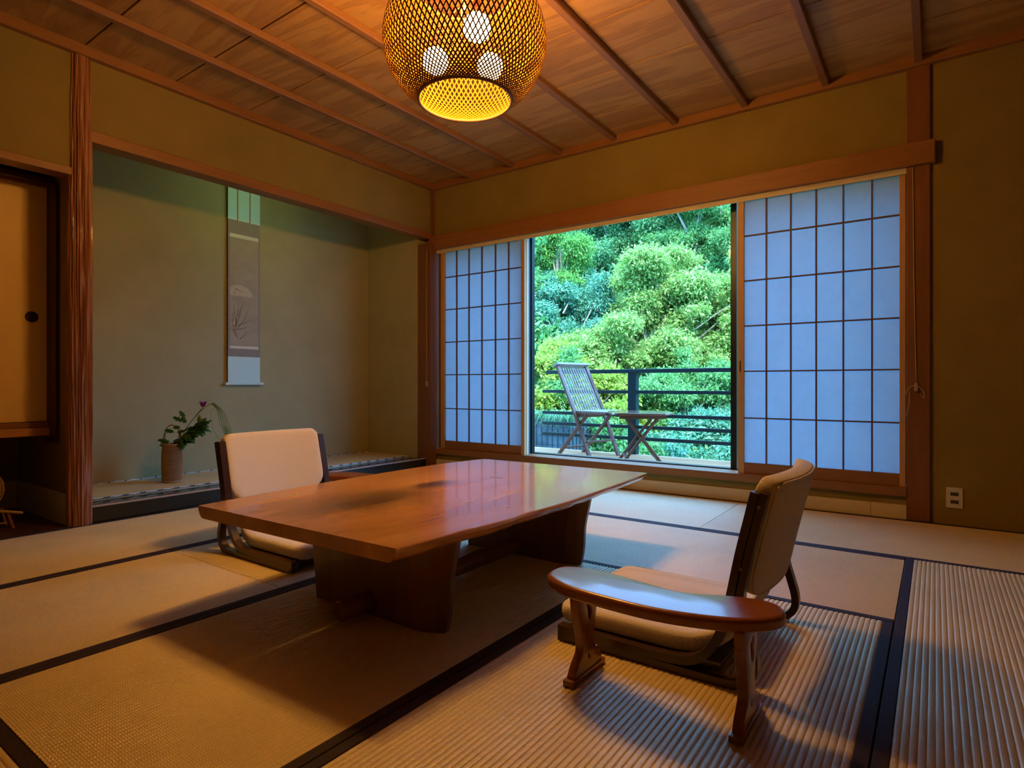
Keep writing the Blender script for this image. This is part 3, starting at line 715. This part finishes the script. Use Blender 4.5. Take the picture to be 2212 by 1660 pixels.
def floor_chair(name, label, loc, rz):
    ch = thing(name, label, 'floor chair', loc, rz, group='legless floor chairs at the low table')
    U = lambda u: .27-u
    A = [(0, .033), (.15, .033), (.33, .034), (.405, .050), (.452, .10), (.478, .165), (.494, .235), (.515, .34), (.550, .488)]
    Bp = [(0, .011), (.2, .011), (.43, .010), (.505, .014), (.540, .042), (.545, .083), (.532, .135), (.517, .19), (.514, .24), (.535, .342), (.570, .488)]
    for sgn in (1, -1):
        y0_, y1_ = sorted((sgn*.247, sgn*.277))
        a_ = strip([(U(u), z) for u, z in A], y0_, y1_, .022); b2 = strip([(U(u), z) for u, z in Bp], y0_, y1_, .021)
        me = bpy.data.meshes.new('t'); b2.bm.to_mesh(me); a_.bm.from_mesh(me); b2.bm.free(); bpy.data.meshes.remove(me)
        sf = a_.build('side_frame', M['chairwood'], ch, local=True, smooth=True)
        for z in (.30, .455):
            u = .52 if z < .4 else .562
            t = MB(); t.prism([(U(u)+.003+.0045*math.cos(2*PI*k/10), z+.0045*math.sin(2*PI*k/10)) for k in range(10)], min(sgn*.2765, sgn*.279), max(sgn*.2765, sgn*.279), axis='y')
            t.build('bolt', plain('dull_bolt', (.25, .22, .2), .4, .9) if 'bolt' not in M else M['bolt'], sf, local=True)
    # seat board between the frames
    MB().box(U(.46), U(.02), -.247, .247, .026, .040, .002).build('seat_board', M['chairwood'], ch, local=True)
    def seatf(s, t):
        x, y = rounded(s, t, .256, .245, .045)
        xx = U(.232)+x; rise = .05*max(0, (-x-.12)/.125)**2
        return Vector((xx, y*(1-.10*max(0, (-x-.1)/.145)), .066+rise+.005*(1-(y/.25)**2))), Vector((0, 0, 1))
    pillow(seatf, 34, 30, .058, 14, .24).build('seat_cushion', M['fabric'], ch, local=True, smooth=True)
    def backf(s, t):
        y, h = rounded(s, t, .249, .155, .035)
        if t < 0:   # wider rounding at the lower corners
            y2, h2 = rounded(s, t, .249, .155, .085); y, h = y2, h2
        z = .366+h*.985; k = (z-.22)/.31
        u = .503+.066*k+.008*k*k
        bow = .034*(1-(y/.25)**2)
        return Vector((U(u+bow-.004), y, z)), Vector((.965, 0, .26)).normalized()
    bc = pillow(backf, 38, 32, .056, 14, .22).build('back_cushion', M['fabric'], ch, local=True, smooth=True)
    pp = []
    for k in range(72):
        a_ = 2*PI*k/72; ca, sa = math.cos(a_), math.sin(a_); m_ = max(abs(ca), abs(sa))
        c_, n_ = backf(ca/m_*.965, sa/m_*.965); pp.append(c_-n_*.024)
    MB().tube(pp, .0025, 6, closed=True).build('piping', M['fabric'], bc, local=True, smooth=True)
    return ch
M['bolt'] = plain('dull_bolt', (.25, .22, .2), .4, .9)
floor_chair('floor_chair', 'beige cushioned floor chair seen from behind in the right foreground', (-.632, 1.775, 0), PI)
floor_chair('floor_chair', 'beige cushioned floor chair facing the table on its left side', (-2.338, 1.682, 0), 0)

# ------------------------------------------------------------------ armrests
def flat(loops, ext, bev, res=2):
    cu = bpy.data.curves.new('c', 'CURVE'); cu.dimensions = '2D'; cu.fill_mode = 'BOTH'; cu.extrude = ext; cu.bevel_depth = bev; cu.bevel_resolution = res
    for lp_ in loops:
        sp = cu.splines.new('POLY'); sp.points.add(len(lp_)-1); sp.use_cyclic_u = True
        for p, q in zip(sp.points, lp_): p.co = (q[0], q[1], 0, 1)
    o = bpy.data.objects.new('c', cu); C.objects.link(o)
    dg = bpy.context.evaluated_depsgraph_get(); me = bpy.data.meshes.new_from_object(o.evaluated_get(dg))
    bpy.data.objects.remove(o); bpy.data.curves.remove(cu)
    mb = MB(); mb.bm.from_mesh(me); bpy.data.meshes.remove(me); bmesh.ops.remove_doubles(mb.bm, verts=mb.bm.verts[:], dist=1e-5); return mb
c2 = lambda pts, n=5: [(p.x, p.y) for p in catmull([(a, b, 0) for a, b in pts], n, closed=True)]
def armrest(label, loc, rz, group):
    ar = thing('armrest', label, 'armrest', loc, rz, group=group)
    top = [(-.262, .035), (-.186, .051), (-.10, .038), (.026, .016), (.082, .026), (.155, .058), (.215, .072), (.252, .058), (.266, .015), (.24, -.030), (.19, -.066), (.11, -.094), (.02, -.108), (-.09, -.104), (-.19, -.090), (-.262, -.050), (-.278, -.005)]
    mb = flat([c2(top, 5)], .004, .0115, 5); mb.bm.transform(Matrix.Translation((0, 0, .2445)))
    mb.build('arm_top', M['armwood'], ar, local=True, smooth=True)
    prof = c2([(-.048, .229), (-.055, .19), (-.044, .145), (-.030, .10), (-.030, .068), (-.050, .047), (-.064, .03), (-.062, .013), (.062, .013), (.062, .035), (.054, .055), (.038, .060), (.032, .075), (.028, .10), (.038, .15), (.050, .19), (.048, .229)], 4)
    g1 = c2([(.004, .20), (.010, .188), (.006, .176), (.014, .165), (.012, .150), (.004, .138), (-.005, .150), (-.007, .168), (-.012, .178), (-.010, .187), (0, .190)], 3)[::-1]
    g2 = c2([(0, .062), (.006, .050), (0, .040), (-.006, .050)], 3)[::-1]
    for x in (-.200, .200):
        mb = flat([prof, g1, g2], .009, .0025, 2)
        mb.bm.transform(Matrix.Translation((x, .01, 0)) @ Matrix(((0, 0, 1, 0), (1, 0, 0, 0), (0, 1, 0, 0), (0, 0, 0, 1))))
        lg = mb.build('leg', M['armwood'], ar, local=True, smooth=True)
        MB().box(x-.015, x+.015, -.078, .098, 0, .0155, .003).build('foot', M['armwood'], lg, local=True, smooth=True)
    return ar
armrest('glossy kidney-shaped wooden armrest in front of the right floor chair', (-.538, 1.352, 0), 0, 'kidney-shaped wooden armrests')
armrest('glossy wooden armrest mostly hidden behind the table by the left chair', (-2.50, 2.09, 0), PI, 'kidney-shaped wooden armrests')

# ------------------------------------------------------------------ lantern
LX, LY, LZ = -1.571, 1.876, 2.150
lan = thing('pendant_lantern', 'round woven bamboo pendant lantern glowing under the ceiling', 'pendant lamp', (LX, LY, LZ))
a_, b_ = .332, .288; zlo, zhi = -.236, .225
def rad_(z): return a_*math.sqrt(max(0, 1-(z/b_)**2))
M['strip_o'] = plain('bamboo_weave', (.125, .046, .0022), .6, spec=.1)
cst = .150; NS = 96
zs = []; th = [0]; n = 40
phis = np.linspace(math.asin(zlo/b_), math.asin(zhi/b_), n+1)
pr = [(a_*math.cos(p), b_*math.sin(p)) for p in phis]
for i in range(n):
    (r0, z0), (r1, z1) = pr[i], pr[i+1]; ds = math.hypot(r1-r0, z1-z0); r = (r0+r1)/2
    sa = min(.93, cst/r); th.append(th[-1]+ds*sa/math.sqrt(1-sa*sa)/r)
t = MB(); bm = t.bm; W = .0059; TH = .0010
for fam in (1, -1):
    for k in range(NS):
        rows = []
        for i in range(n+1):
            r, z = pr[i]; ang = 2*PI*k/NS+fam*th[i]
            er = Vector((math.cos(ang), math.sin(ang), 0)); et = Vector((-math.sin(ang), math.cos(ang), 0))
            nrm = Vector((er.x*r/a_**2, er.y*r/a_**2, z/b_**2)).normalized()
            mer = et.cross(nrm) if True else None
            if mer.z < 0: mer = -mer
            sa = min(.93, cst/r); tang = et*sa*fam+mer*math.sqrt(1-sa*sa)
            sd = nrm.cross(tang).normalized()
            wv = .0009*math.sin(ang*NS/2+0*i)*0
            c_ = Vector((er.x*r, er.y*r, z))+nrm*(.0006*fam+wv)
            rows.append([bm.verts.new(c_+sd*W/2+nrm*TH/2), bm.verts.new(c_-sd*W/2+nrm*TH/2), bm.verts.new(c_-sd*W/2-nrm*TH/2), bm.verts.new(c_+sd*W/2-nrm*TH/2)])
        for i in range(n):
            for q in range(4): bm.faces.new((rows[i][q], rows[i][(q+1) % 4], rows[i+1][(q+1) % 4], rows[i+1][q]))
t.build('woven_shade', M['strip_o'], lan, local=True)
for nm, z, rr_ in (('lower_rim', zlo, .006), ('upper_rim', zhi, .006)):
    r = rad_(z); MB().tube([(r*math.cos(2*PI*k/64), r*math.sin(2*PI*k/64), z) for k in range(64)], rr_, 8, closed=True).build(nm, plain('dark_bamboo_rim', (.16, .07, .02), .5), lan, local=True, smooth=True)
m, nt, b = newmat('glowing_bulb'); b.inputs['Base Color'].default_value = (1, .9, .7, 1)
b.inputs['Emission Color'].default_value = (1.0, .50, .10, 1); b.inputs['Emission Strength'].default_value = 410; M['bulb'] = m
M['socket'] = plain('white_socket', (.6, .55, .45), .4)
fwd = Vector((-.58, .8146, 0)); rgt = Vector((.8146, .58, 0))
for (u, w_, zz) in ((.055, -.12, -.008), (-.130, .055, -.045), (.098, .085, -.052)):
    c_ = rgt*u+fwd*w_+Vector((0, 0, zz))
    t = MB(); t.sphere(tuple(c_), .054, 24, 16); bl = t.build('bulb', M['bulb'], lan, local=True, smooth=True)
    MB().tube([tuple(c_+Vector((0, 0, .05))), tuple(c_+Vector((0, 0, .10)))], .016, 12).build('bulb_holder', M['darkframe'], lan, local=True, smooth=True)
    MB().tube([tuple(c_+Vector((0, 0, .115))), (c_.x*.3, c_.y*.3, .15), (0, 0, .16)], .005, 8).build('lamp_arm', M['darkframe'], lan, local=True, smooth=True)
MB().tube([(0, 0, .14), (0, 0, .38)], .008, 10).build('hanging_rod', M['socket'], lan, local=True)
MB().lathe([(.001, .345), (.05, .347), (.06, .36), (.06, .384), (.001, .384)], (0, 0, 0), 24).build('ceiling_rose', M['darkframe'], lan, local=True, smooth=True)
t = MB()
for k in range(4):
    a = PI/4+k*PI/2; r = rad_(zhi); t.tube([(r*math.cos(a), r*math.sin(a), zhi), (0, 0, zhi+.06)], .0025, 6)
t.build('suspension_wires', M['socket'], lan, local=True)

# ------------------------------------------------------------------ balcony
DK = .03
dk = MB(); y = 4.30
while y < 5.62:
    dk.box(-6.5, 2.5, y, y+.135, DK-.035, DK, .003, 1); y += .142
M['deck'] = wood('weathered_deck', (.42, .18, .075), (.60, .30, .14), 'x', .7)
struct(dk.build('floor', M['deck']), 'weathered timber balcony deck outside the window', 'deck')
rl = thing('balcony_railing', 'dark teal metal balcony railing with five horizontal bars', 'railing', (-2.5, 5.70, DK))
for x in (-2.53, -.9, .8): MB().box(x-.045, x+.045, 5.665, 5.745, -.35, .865, .004).build('post', M['rail_metal'], rl)
MB().box(-3.56, 2.4, 5.66, 5.75, .862, .902, .006).build('top_rail', M['rail_metal'], rl)
for z in (.668, .430, .310, .192): MB().box(-3.62, 2.4, 5.675, 5.71, z-.017, z+.017, .003).build('bar', M['rail_metal'], rl)
# folding slatted chair
M['teak'] = wood('reddish_teak', (.13, .05, .035), (.21, .09, .06), 'z', .45)
M['teak_grey'] = wood('grey_teak', (.33, .27, .25), (.42, .35, .33), 'x', .5)
fc = thing('folding_chair', 'tall slatted wooden folding chair on the balcony', 'folding chair', (-2.87, 5.33, DK), math.radians(-13))
hw = .215
top = Vector((-.20, 0, .905)); seatb = Vector((.045, 0, .42)); foot = Vector((.235, 0, 0))
for s in (-1, 1):
    o = Vector((0, s*hw, 0))
    t = MB(); t.stick(top+o, seatb+o, .024, .042, up=(0, 1, 0)); t.stick(seatb+o, foot+o, .024, .042, up=(0, 1, 0)); t.build('back_post', M['teak'], fc, local=True)
    t = MB(); o2 = Vector((0, s*(hw-.028), 0)); t.stick(Vector((-.215, 0, 0))+o2, Vector((.17, 0, .42))+o2, .022, .042, up=(0, 1, 0)); t.build('cross_leg', M['teak'], fc, local=True)
    MB().stick(Vector((.02, s*(hw-.025), .43)), Vector((.42, s*(hw-.025), .435)), .022, .035, up=(0, 1, 0)).build('seat_rail', M['teak'], fc, local=True)
MB().stick(top+Vector((-.005, -hw-.03, .01)), top+Vector((-.005, hw+.03, .01)), .075, .024, up=(-.45, 0, .9)).build('top_rail', M['teak_grey'], fc, local=True)
lowr = seatb+Vector((.0, 0, -.015)); MB().stick(lowr+Vector((0, -hw, 0)), lowr+Vector((0, hw, 0)), .05, .022, up=(-.45, 0, .9)).build('lower_back_rail', M['teak'], fc, local=True)
for k in range(11):
    yy = -hw+.035+(2*hw-.07)*k/10
    MB().stick(Vector((top.x, yy, top.z-.02)), Vector((seatb.x, yy, seatb.z)), .0135, .010, .001, up=(0, 1, 0)).build('back_slat', M['teak_grey'], fc, local=True)
for k in range(9):
    x = .045+.385*k/8; MB().box(x-.018, x+.018, -hw+.01, hw-.01, .447, .459, .002).build('seat_slat', M['teak_grey'], fc, local=True)
MB().stick((.168, -hw, .155), (.168, hw, .155), .035, .018).build('stretcher', M['teak'], fc, local=True)
MB().stick((-.145, -hw, .08), (-.145, hw, .08), .035, .018).build('stretcher', M['teak'], fc, local=True)
# folding side table
ft = thing('folding_table', 'small wooden folding side table with crossed legs on the balcony', 'side table', (-2.16, 5.02, DK), math.radians(30))
to = MB(); to.prism([(.285*math.copysign(abs(math.cos(a))**.6, math.cos(a)), .285*math.copysign(abs(math.sin(a))**.6, math.sin(a))) for a in [2*PI*(k+.5)/32 for k in range(32)]], .452, .470, .003, 1)
to.build('table_top', wood('wet_teak', (.16, .07, .05), (.24, .12, .08), 'x', .18, .5), ft, local=True)
for s in (-1, 1):
    MB().box(-.20, .20, s*.17-.012, s*.17+.012, .415, .452, .003).build('apron', M['teak'], ft, local=True)
    MB().stick((-.19, s*.145, 0), (.15, s*.145, .445), .022, .042, up=(0, 1, 0)).build('leg', M['teak'], ft, local=True)
    MB().stick((.19, s*.115, 0), (-.15, s*.115, .445), .022, .042, up=(0, 1, 0)).build('leg', M['teak'], ft, local=True)
for x in (-.13, .13): MB().stick((x, -.145, .075), (x, .145, .075), .035, .016).build('stretcher', M['teak'], ft, local=True)
# planter in wire cage
pc = thing('garden_planter', 'grey stone-filled wire planter at the left end of the balcony', 'planter', (-4.3, 6.35, -.6))
MB().box(-5.0, -3.55, 6.15, 6.85, -.9, .30, .01).build('stone_fill', plaster('grey_stone', (.03, .04, .04), (.09, .11, .11)), pc)
t = MB()
for k in range(20): x = -5.0+1.45*k/19; t.box(x-.003, x+.003, 6.138, 6.146, -.9, .33)
for k in range(12): z = -.88+.11*k; t.box(-5.0, -3.54, 6.132, 6.138, z-.003, z+.003)
for k in range(9): yy = 6.15+.7*k/8; t.box(-3.545, -3.538, yy-.003, yy+.003, -.9, .33)
t.build('wire_mesh', M['rail_metal'], pc)

# ------------------------------------------------------------------ garden
def leaves(name, mat, centres, n_twig, per, L, W, spread, parent=None, upb=.6, seed=1, droop=.25):
    """centres: list of (x,y,z,rx,ry,rz). twigs on the outer half of every clump, `per` leaves along each"""
    r = np.random.RandomState(seed); cen = np.array([c_[:3] for c_ in centres]); rd = np.array([c_[3:] for c_ in centres])
    wts = (rd[:, 0]*rd[:, 1]*rd[:, 2])**.67; wts /= wts.sum()
    idx = r.choice(len(cen), n_twig, p=wts)
    d = r.normal(size=(n_twig, 3)); d[:, 1] -= .25; d[:, 2] += .15; d /= np.linalg.norm(d, axis=1)[:, None]
    rr_ = .55+.5*r.rand(n_twig, 1)**.7
    tp = cen[idx]+d*rd[idx]*rr_
    td = d+r.normal(size=(n_twig, 3))*.5; td[:, 2] -= droop; td /= np.linalg.norm(td, axis=1)[:, None]
    k = np.repeat(np.arange(n_twig), per); s = np.tile(np.linspace(-.5, .5, per), n_twig)
    sz = (.7+.6*r.rand(n_twig))[k][:, None]
    P = tp[k]+td[k]*(s*spread)[:, None]+r.normal(size=(len(k), 3))*spread*.12
    dr_ = td[k]*.7+r.normal(size=(len(k), 3))*.8; dr_[:, 2] -= droop; dr_ /= np.linalg.norm(dr_, axis=1)[:, None]
    nn = r.normal(size=(len(k), 3))*.6+d[k]*.5; nn[:, 2] += upb
    sd = np.cross(dr_, nn); sd /= np.linalg.norm(sd, axis=1)[:, None]; nn = np.cross(sd, dr_)
    v = np.stack([P, P+dr_*L*.4*sz+sd*W*.5*sz+nn*.08*L, P+dr_*L*sz-nn*.1*L, P+dr_*L*.4*sz-sd*W*.5*sz+nn*.08*L], 1).reshape(-1, 3)
    if parent is not None: v = v-np.array(parent.location)
    nf = len(k); me = bpy.data.meshes.new(name)
    me.vertices.add(nf*4); me.vertices.foreach_set('co', v.astype(np.float32).ravel())
    me.loops.add(nf*4); me.loops.foreach_set('vertex_index', np.arange(nf*4, dtype=np.int32))
    me.polygons.add(nf); me.polygons.foreach_set('loop_start', np.arange(0, nf*4, 4, dtype=np.int32)); me.polygons.foreach_set('loop_total', np.full(nf, 4, dtype=np.int32))
    me.update(); me.validate(); me.materials.append(mat)
    o = bpy.data.objects.new(name, me); C.objects.link(o)
    if parent is not None: o.parent = parent
    return o
def PX(x, y, d):   # notes: garden positions measured off the window view, at a chosen distance
    l = (x-1106)/1284*d; return Vector((-.58*d+.8146*l, .8146*d+.58*l, .75-(y-830)/1284*d))
def ground(y): return -1.6+max(0, y-6.2)*.60
L1 = leafmat('maple_lime', [(.16, .38, .07), (.32, .58, .12), (.52, .74, .22), (.64, .70, .22)], .45, dim=.76)
L2 = leafmat('cypress_green', [(.10, .36, .06), (.20, .54, .10), (.34, .68, .16)], .35, dim=.76)
L3 = leafmat('deep_evergreen', [(.05, .22, .08), (.13, .42, .15), (.28, .60, .24)], .3, dim=.76)
L4 = leafmat('mid_green', [(.09, .32, .09), (.20, .54, .15), (.36, .70, .25)], .4, dim=.76)
L5 = leafmat('blue_green', [(.06, .28, .14), (.15, .50, .28), (.34, .66, .45)], .3, dim=.76)
L6 = leafmat('yellow_green', [(.26, .48, .05), (.46, .66, .10), (.66, .68, .16)], .45, dim=.76)
M['bark'] = wood('grey_brown_bark', (.18, .15, .11), (.40, .35, .28), 'z', .85)
def tree(name, label, cat, mat, blobs, twigs, per, L, W, spread, base, seed, group, stems=3, upb=.6, droop=.25):
    bx, by = base; gz = ground(by)-.1
    t = thing(name, label, cat, (bx, by, gz), group=group)
    cs = []
    rr_ = random.Random(seed)
    for (x, y, d, rx, rz_) in blobs:
        p = PX(x, y, d); R0 = rx/1284*d; R1 = rz_/1284*d
        # break each mass into a heap of smaller clumps
        for _ in range(14):
            q = Vector((rr_.gauss(0, .55)*R0, rr_.gauss(0, .5)*R0, rr_.gauss(0, .6)*R1)); k = rr_.uniform(.22, .5)
            cs.append((p.x+q.x, p.y+q.y, p.z+q.z, R0*k, R0*k, R1*k*.8))
    leaves('foliage', mat, cs, twigs, per, L, W, spread, t, upb, seed, droop)
    w_ = MB()
    for i in range(stems*4):
        c_ = cs[(i*7) % len(cs)]; b0 = Vector((bx+rr_.uniform(-.1, .1)*(i > 0), by, gz)); e = Vector(c_[:3])
        mid = b0.lerp(e, .5)+Vector((rr_.uniform(-.2, .2), rr_.uniform(-.2, .2), .15))
        w_.tube(catmull([b0, b0.lerp(mid, .5)+Vector((0, 0, .1)), mid, e], 4), [.05*(1-.85*j/12)*(1.6 if i == 0 else .7) for j in range(13)], 6)
    for i in range(stems*5):   # pale slender boughs showing between the leaves
        c_ = cs[(i*5+3) % len(cs)]; e = Vector((c_[0], c_[1]-c_[4]*.8, c_[2])); b0 = Vector((bx+rr_.uniform(-.5, .5), by-.3, e.z-rr_.uniform(.7, 1.3)))
        m1 = b0.lerp(e, .5)+Vector((rr_.uniform(-.1, .1), 0, rr_.uniform(-.05, .1)))
        w_.tube(catmull([b0, m1, e], 5), [.014*(1-.07*j) for j in range(11)], 5)
    w_.build('trunk', M['bark'], t, smooth=True)
    return t
G = 'trees and shrubs on the garden slope'
def bs(x, y, d): p = PX(x, y, d); return (p.x, p.y)
tree('broadleaf_tree', 'big yellow-green leafy tree in the middle of the garden view', 'tree', L1, [(1400, 640, 10.5, 95, 60), (1500, 690, 10.5, 85, 60), (1330, 730, 10, 90, 45), (1460, 760, 10.2, 110, 45), (1560, 640, 10.8, 60, 60), (1400, 590, 11, 80, 30), (1270, 770, 9.6, 60, 28)], 21000, 7, .062, .028, .2, bs(1430, 900, 10.5), 21, G, 4)
tree('cypress_tree', 'bright green feathery cypress at the upper left of the garden', 'tree', L2, [(1180, 490, 12.5, 60, 55), (1230, 560, 12.3, 45, 60), (1190, 610, 12.2, 60, 45), (1245, 640, 12, 30, 45), (1150, 560, 12.3, 60, 70)], 9500, 9, .06, .022, .2, bs(1190, 800, 12.4), 22, G, 1, droop=.5)
tree('evergreen_tree', 'dark evergreen tree high on the slope at the top of the view', 'tree', L3, [(1330, 520, 16, 80, 45), (1400, 500, 16, 80, 50), (1290, 560, 15.6, 60, 40), (1440, 570, 15.5, 90, 40), (1350, 470, 16.5, 90, 40), (1260, 500, 16, 60, 50)], 17000, 7, .08, .028, .26, bs(1350, 800, 16), 23, G, 3)
tree('evergreen_tree', 'fine-leaved green tree at the upper right of the garden', 'tree', L4, [(1500, 500, 14.5, 80, 50), (1560, 560, 14, 70, 60), (1480, 560, 14.5, 70, 35), (1600, 480, 14.5, 80, 60), (1540, 440, 15, 90, 40), (1440, 440, 15, 70, 40)], 19000, 7, .07, .025, .22, bs(1530, 800, 14.4), 24, G, 3)
tree('evergreen_tree', 'blue-green tree at the left edge of the garden view', 'tree', L5, [(1170, 690, 11, 60, 60), (1220, 730, 10.8, 55, 50), (1180, 640, 11.3, 60, 40), (1290, 680, 11.5, 50, 60), (1260, 640, 12, 40, 40)], 14000, 7, .058, .022, .17, bs(1200, 860, 11), 25, G, 3)
tree('garden_shrub', 'lime-green shrub behind the folding chair', 'shrub', L6, [(1240, 800, 8.8, 60, 26), (1310, 830, 8.6, 55, 28), (1200, 770, 9.2, 45, 22)], 4000, 6, .06, .026, .17, bs(1260, 950, 8.8), 26, G, 4)
tree('garden_shrub', 'mid-green shrub behind the railing right of its post', 'shrub', L4, [(1440, 850, 8.6, 70, 40), (1500, 840, 8.6, 60, 40), (1400, 890, 8.2, 60, 40), (1560, 830, 9, 50, 40)], 9500, 6, .05, .02, .15, bs(1450, 960, 8.6), 27, G, 4)
tree('garden_shrub', 'glossy blue-green shrub low behind the railing on the right', 'shrub', L5, [(1500, 920, 7.8, 70, 40), (1570, 900, 8, 60, 50), (1440, 960, 7.5, 70, 35), (1540, 980, 7.4, 70, 35)], 9500, 6, .052, .021, .14, bs(1510, 1010, 7.8), 28, G, 4)
tree('garden_shrub', 'yellow-leaved bush beyond the left railing end', 'shrub', L6, [(1170, 870, 8.2, 28, 24), (1320, 900, 8.0, 40, 26), (1270, 880, 8.2, 40, 26)], 1500, 6, .07, .038, .16, bs(1200, 960, 8.2), 29, G, 3)
tree('garden_shrub', 'deep green bush under the balcony rails behind the chair', 'shrub', L4, [(1200, 840, 8.8, 60, 40), (1260, 930, 7.8, 60, 45), (1340, 950, 7.7, 60, 40), (1390, 985, 7.4, 60, 30), (1180, 900, 8.3, 50, 40)], 6500, 6, .06, .024, .15, bs(1270, 1000, 7.9), 30, G, 4)
# neighbours outside the frame of the open pane, seen only from other positions and behind the screens
tree('evergreen_tree', 'green tree behind the right paper screen', 'tree', L4, [(1750, 600, 12, 150, 110), (1850, 750, 11, 150, 120), (1700, 800, 10, 110, 110)], 3500, 6, .13, .06, .32, bs(1750, 900, 11.5), 31, G, 3)
tree('evergreen_tree', 'green tree behind the left paper screen', 'tree', L4, [(1030, 600, 12, 110, 110), (960, 720, 12, 110, 110), (1060, 780, 11, 80, 90)], 3500, 6, .13, .06, .32, bs(1010, 900, 12), 32, G, 3)
# strappy plant in the planter
sp = thing('strap_leaf_plant', 'clump of long arching grass leaves in the planter', 'plant', (-4.05, 6.35, .30))
bm = bmesh.new(); rr = random.Random(4)
for i in range(900):
    bx = rr.uniform(-4.9, -3.55); by = rr.uniform(6.13, 6.6); a = rr.uniform(0, 2*PI); L = rr.uniform(.25, .50); w_ = rr.uniform(.004, .009)
    o = Vector((math.cos(a), math.sin(a), 0)); s_ = Vector((-o.y, o.x, 0)); prev = None
    for j in range(6):
        s = j/5; p = Vector((bx, by, .30))+o*L*s*.75+Vector((0, 0, L*(s*1.1-1.25*s*s)))
        ww = w_*(1-s*.9); cur = (bm.verts.new(p+s_*ww), bm.verts.new(p-s_*ww))
        if prev: bm.faces.new((prev[0], prev[1], cur[1], cur[0]))
        prev = cur
mb = MB(); mb.merge(bm); mb.build('arching_leaves', leafmat('strap_leaves', [(.10, .30, .10), (.22, .48, .20), (.34, .55, .32)], .3, dim=.76), sp)
# hillside and its undergrowth
bm = bmesh.new(); nx, ny = 50, 50; g = []
for j in range(ny+1):
    row = []
    for i in range(nx+1):
        x = -22+32*i/nx; y = 5.8+26*j/ny
        row.append(bm.verts.new((x, y, ground(y)+.35*mn.noise(Vector((x*.5, y*.5, 0)))-(1.2 if y < 6 else 0))))
    g.append(row)
for j in range(ny):
    for i in range(nx): bm.faces.new((g[j][i], g[j][i+1], g[j+1][i+1], g[j+1][i]))
mb = MB(); mb.merge(bm)
m, nt, b = newmat('leafy_earth'); f = noise(nt, coords(nt, (1, 1, 1)), 3, 6, .7)
nt.links.new(ramp(nt, f, [(.35, (.03, .08, .025)), (.65, (.07, .20, .05))]), b.inputs['Base Color']); b.inputs['Roughness'].default_value = .95
struct(mb.build('ground_slope', m, smooth=True), 'steep earth slope behind the balcony', 'hillside')
cs = []
rr = random.Random(8)
for i in range(520):
    x = rr.uniform(-16, 5); y = 7.2+rr.random()**1.0*16
    k = rr.uniform(.45, .85)
    cs.append((x, y, ground(y)+.25+rr.uniform(-.1, .3), k, k, k*.7))
ug = leaves('undergrowth', leafmat('undergrowth_leaves', [(.03, .16, .05), (.08, .32, .09), (.18, .48, .14)], .35, dim=.76), cs, 24000, 6, .12, .05, .3, None, .6, 77)
tag(ug, 'dense leafy undergrowth covering the garden slope', 'undergrowth', kind='stuff')

# ------------------------------------------------------------------ light
w = bpy.data.worlds.new('overcast_sky'); bpy.context.scene.world = w; w.use_nodes = True
bg = w.node_tree.nodes['Background']; bg.inputs['Color'].default_value = (.20, .50, 1.0, 1); bg.inputs['Strength'].default_value = 13.5
sd_ = bpy.data.lights.new('soft_sun', 'SUN'); sd_.energy = 9.0; sd_.angle = math.radians(14); sd_.color = (1.0, .92, .62)
so_ = bpy.data.objects.new('soft_sun', sd_); C.objects.link(so_)
so_.rotation_euler = Vector((-.35, .62, -.85)).to_track_quat('-Z', 'Y').to_euler(); so_.location = (2, 0, 8)

# ------------------------------------------------------------------ camera
cd = bpy.data.cameras.new('camera'); co = bpy.data.objects.new('camera', cd); C.objects.link(co)
co.location = (0, 0, .75); co.rotation_euler = (PI/2, 0, math.radians(35.45))
cd.sensor_fit = 'HORIZONTAL'; cd.sensor_width = 36; cd.lens = 36*1284/2212; cd.clip_start = .02
bpy.context.scene.camera = co
vs = bpy.context.scene.view_settings; vs.view_transform = 'Standard'; vs.look = 'None'; vs.gamma = 1; vs.exposure = 0; vs.use_curve_mapping = False
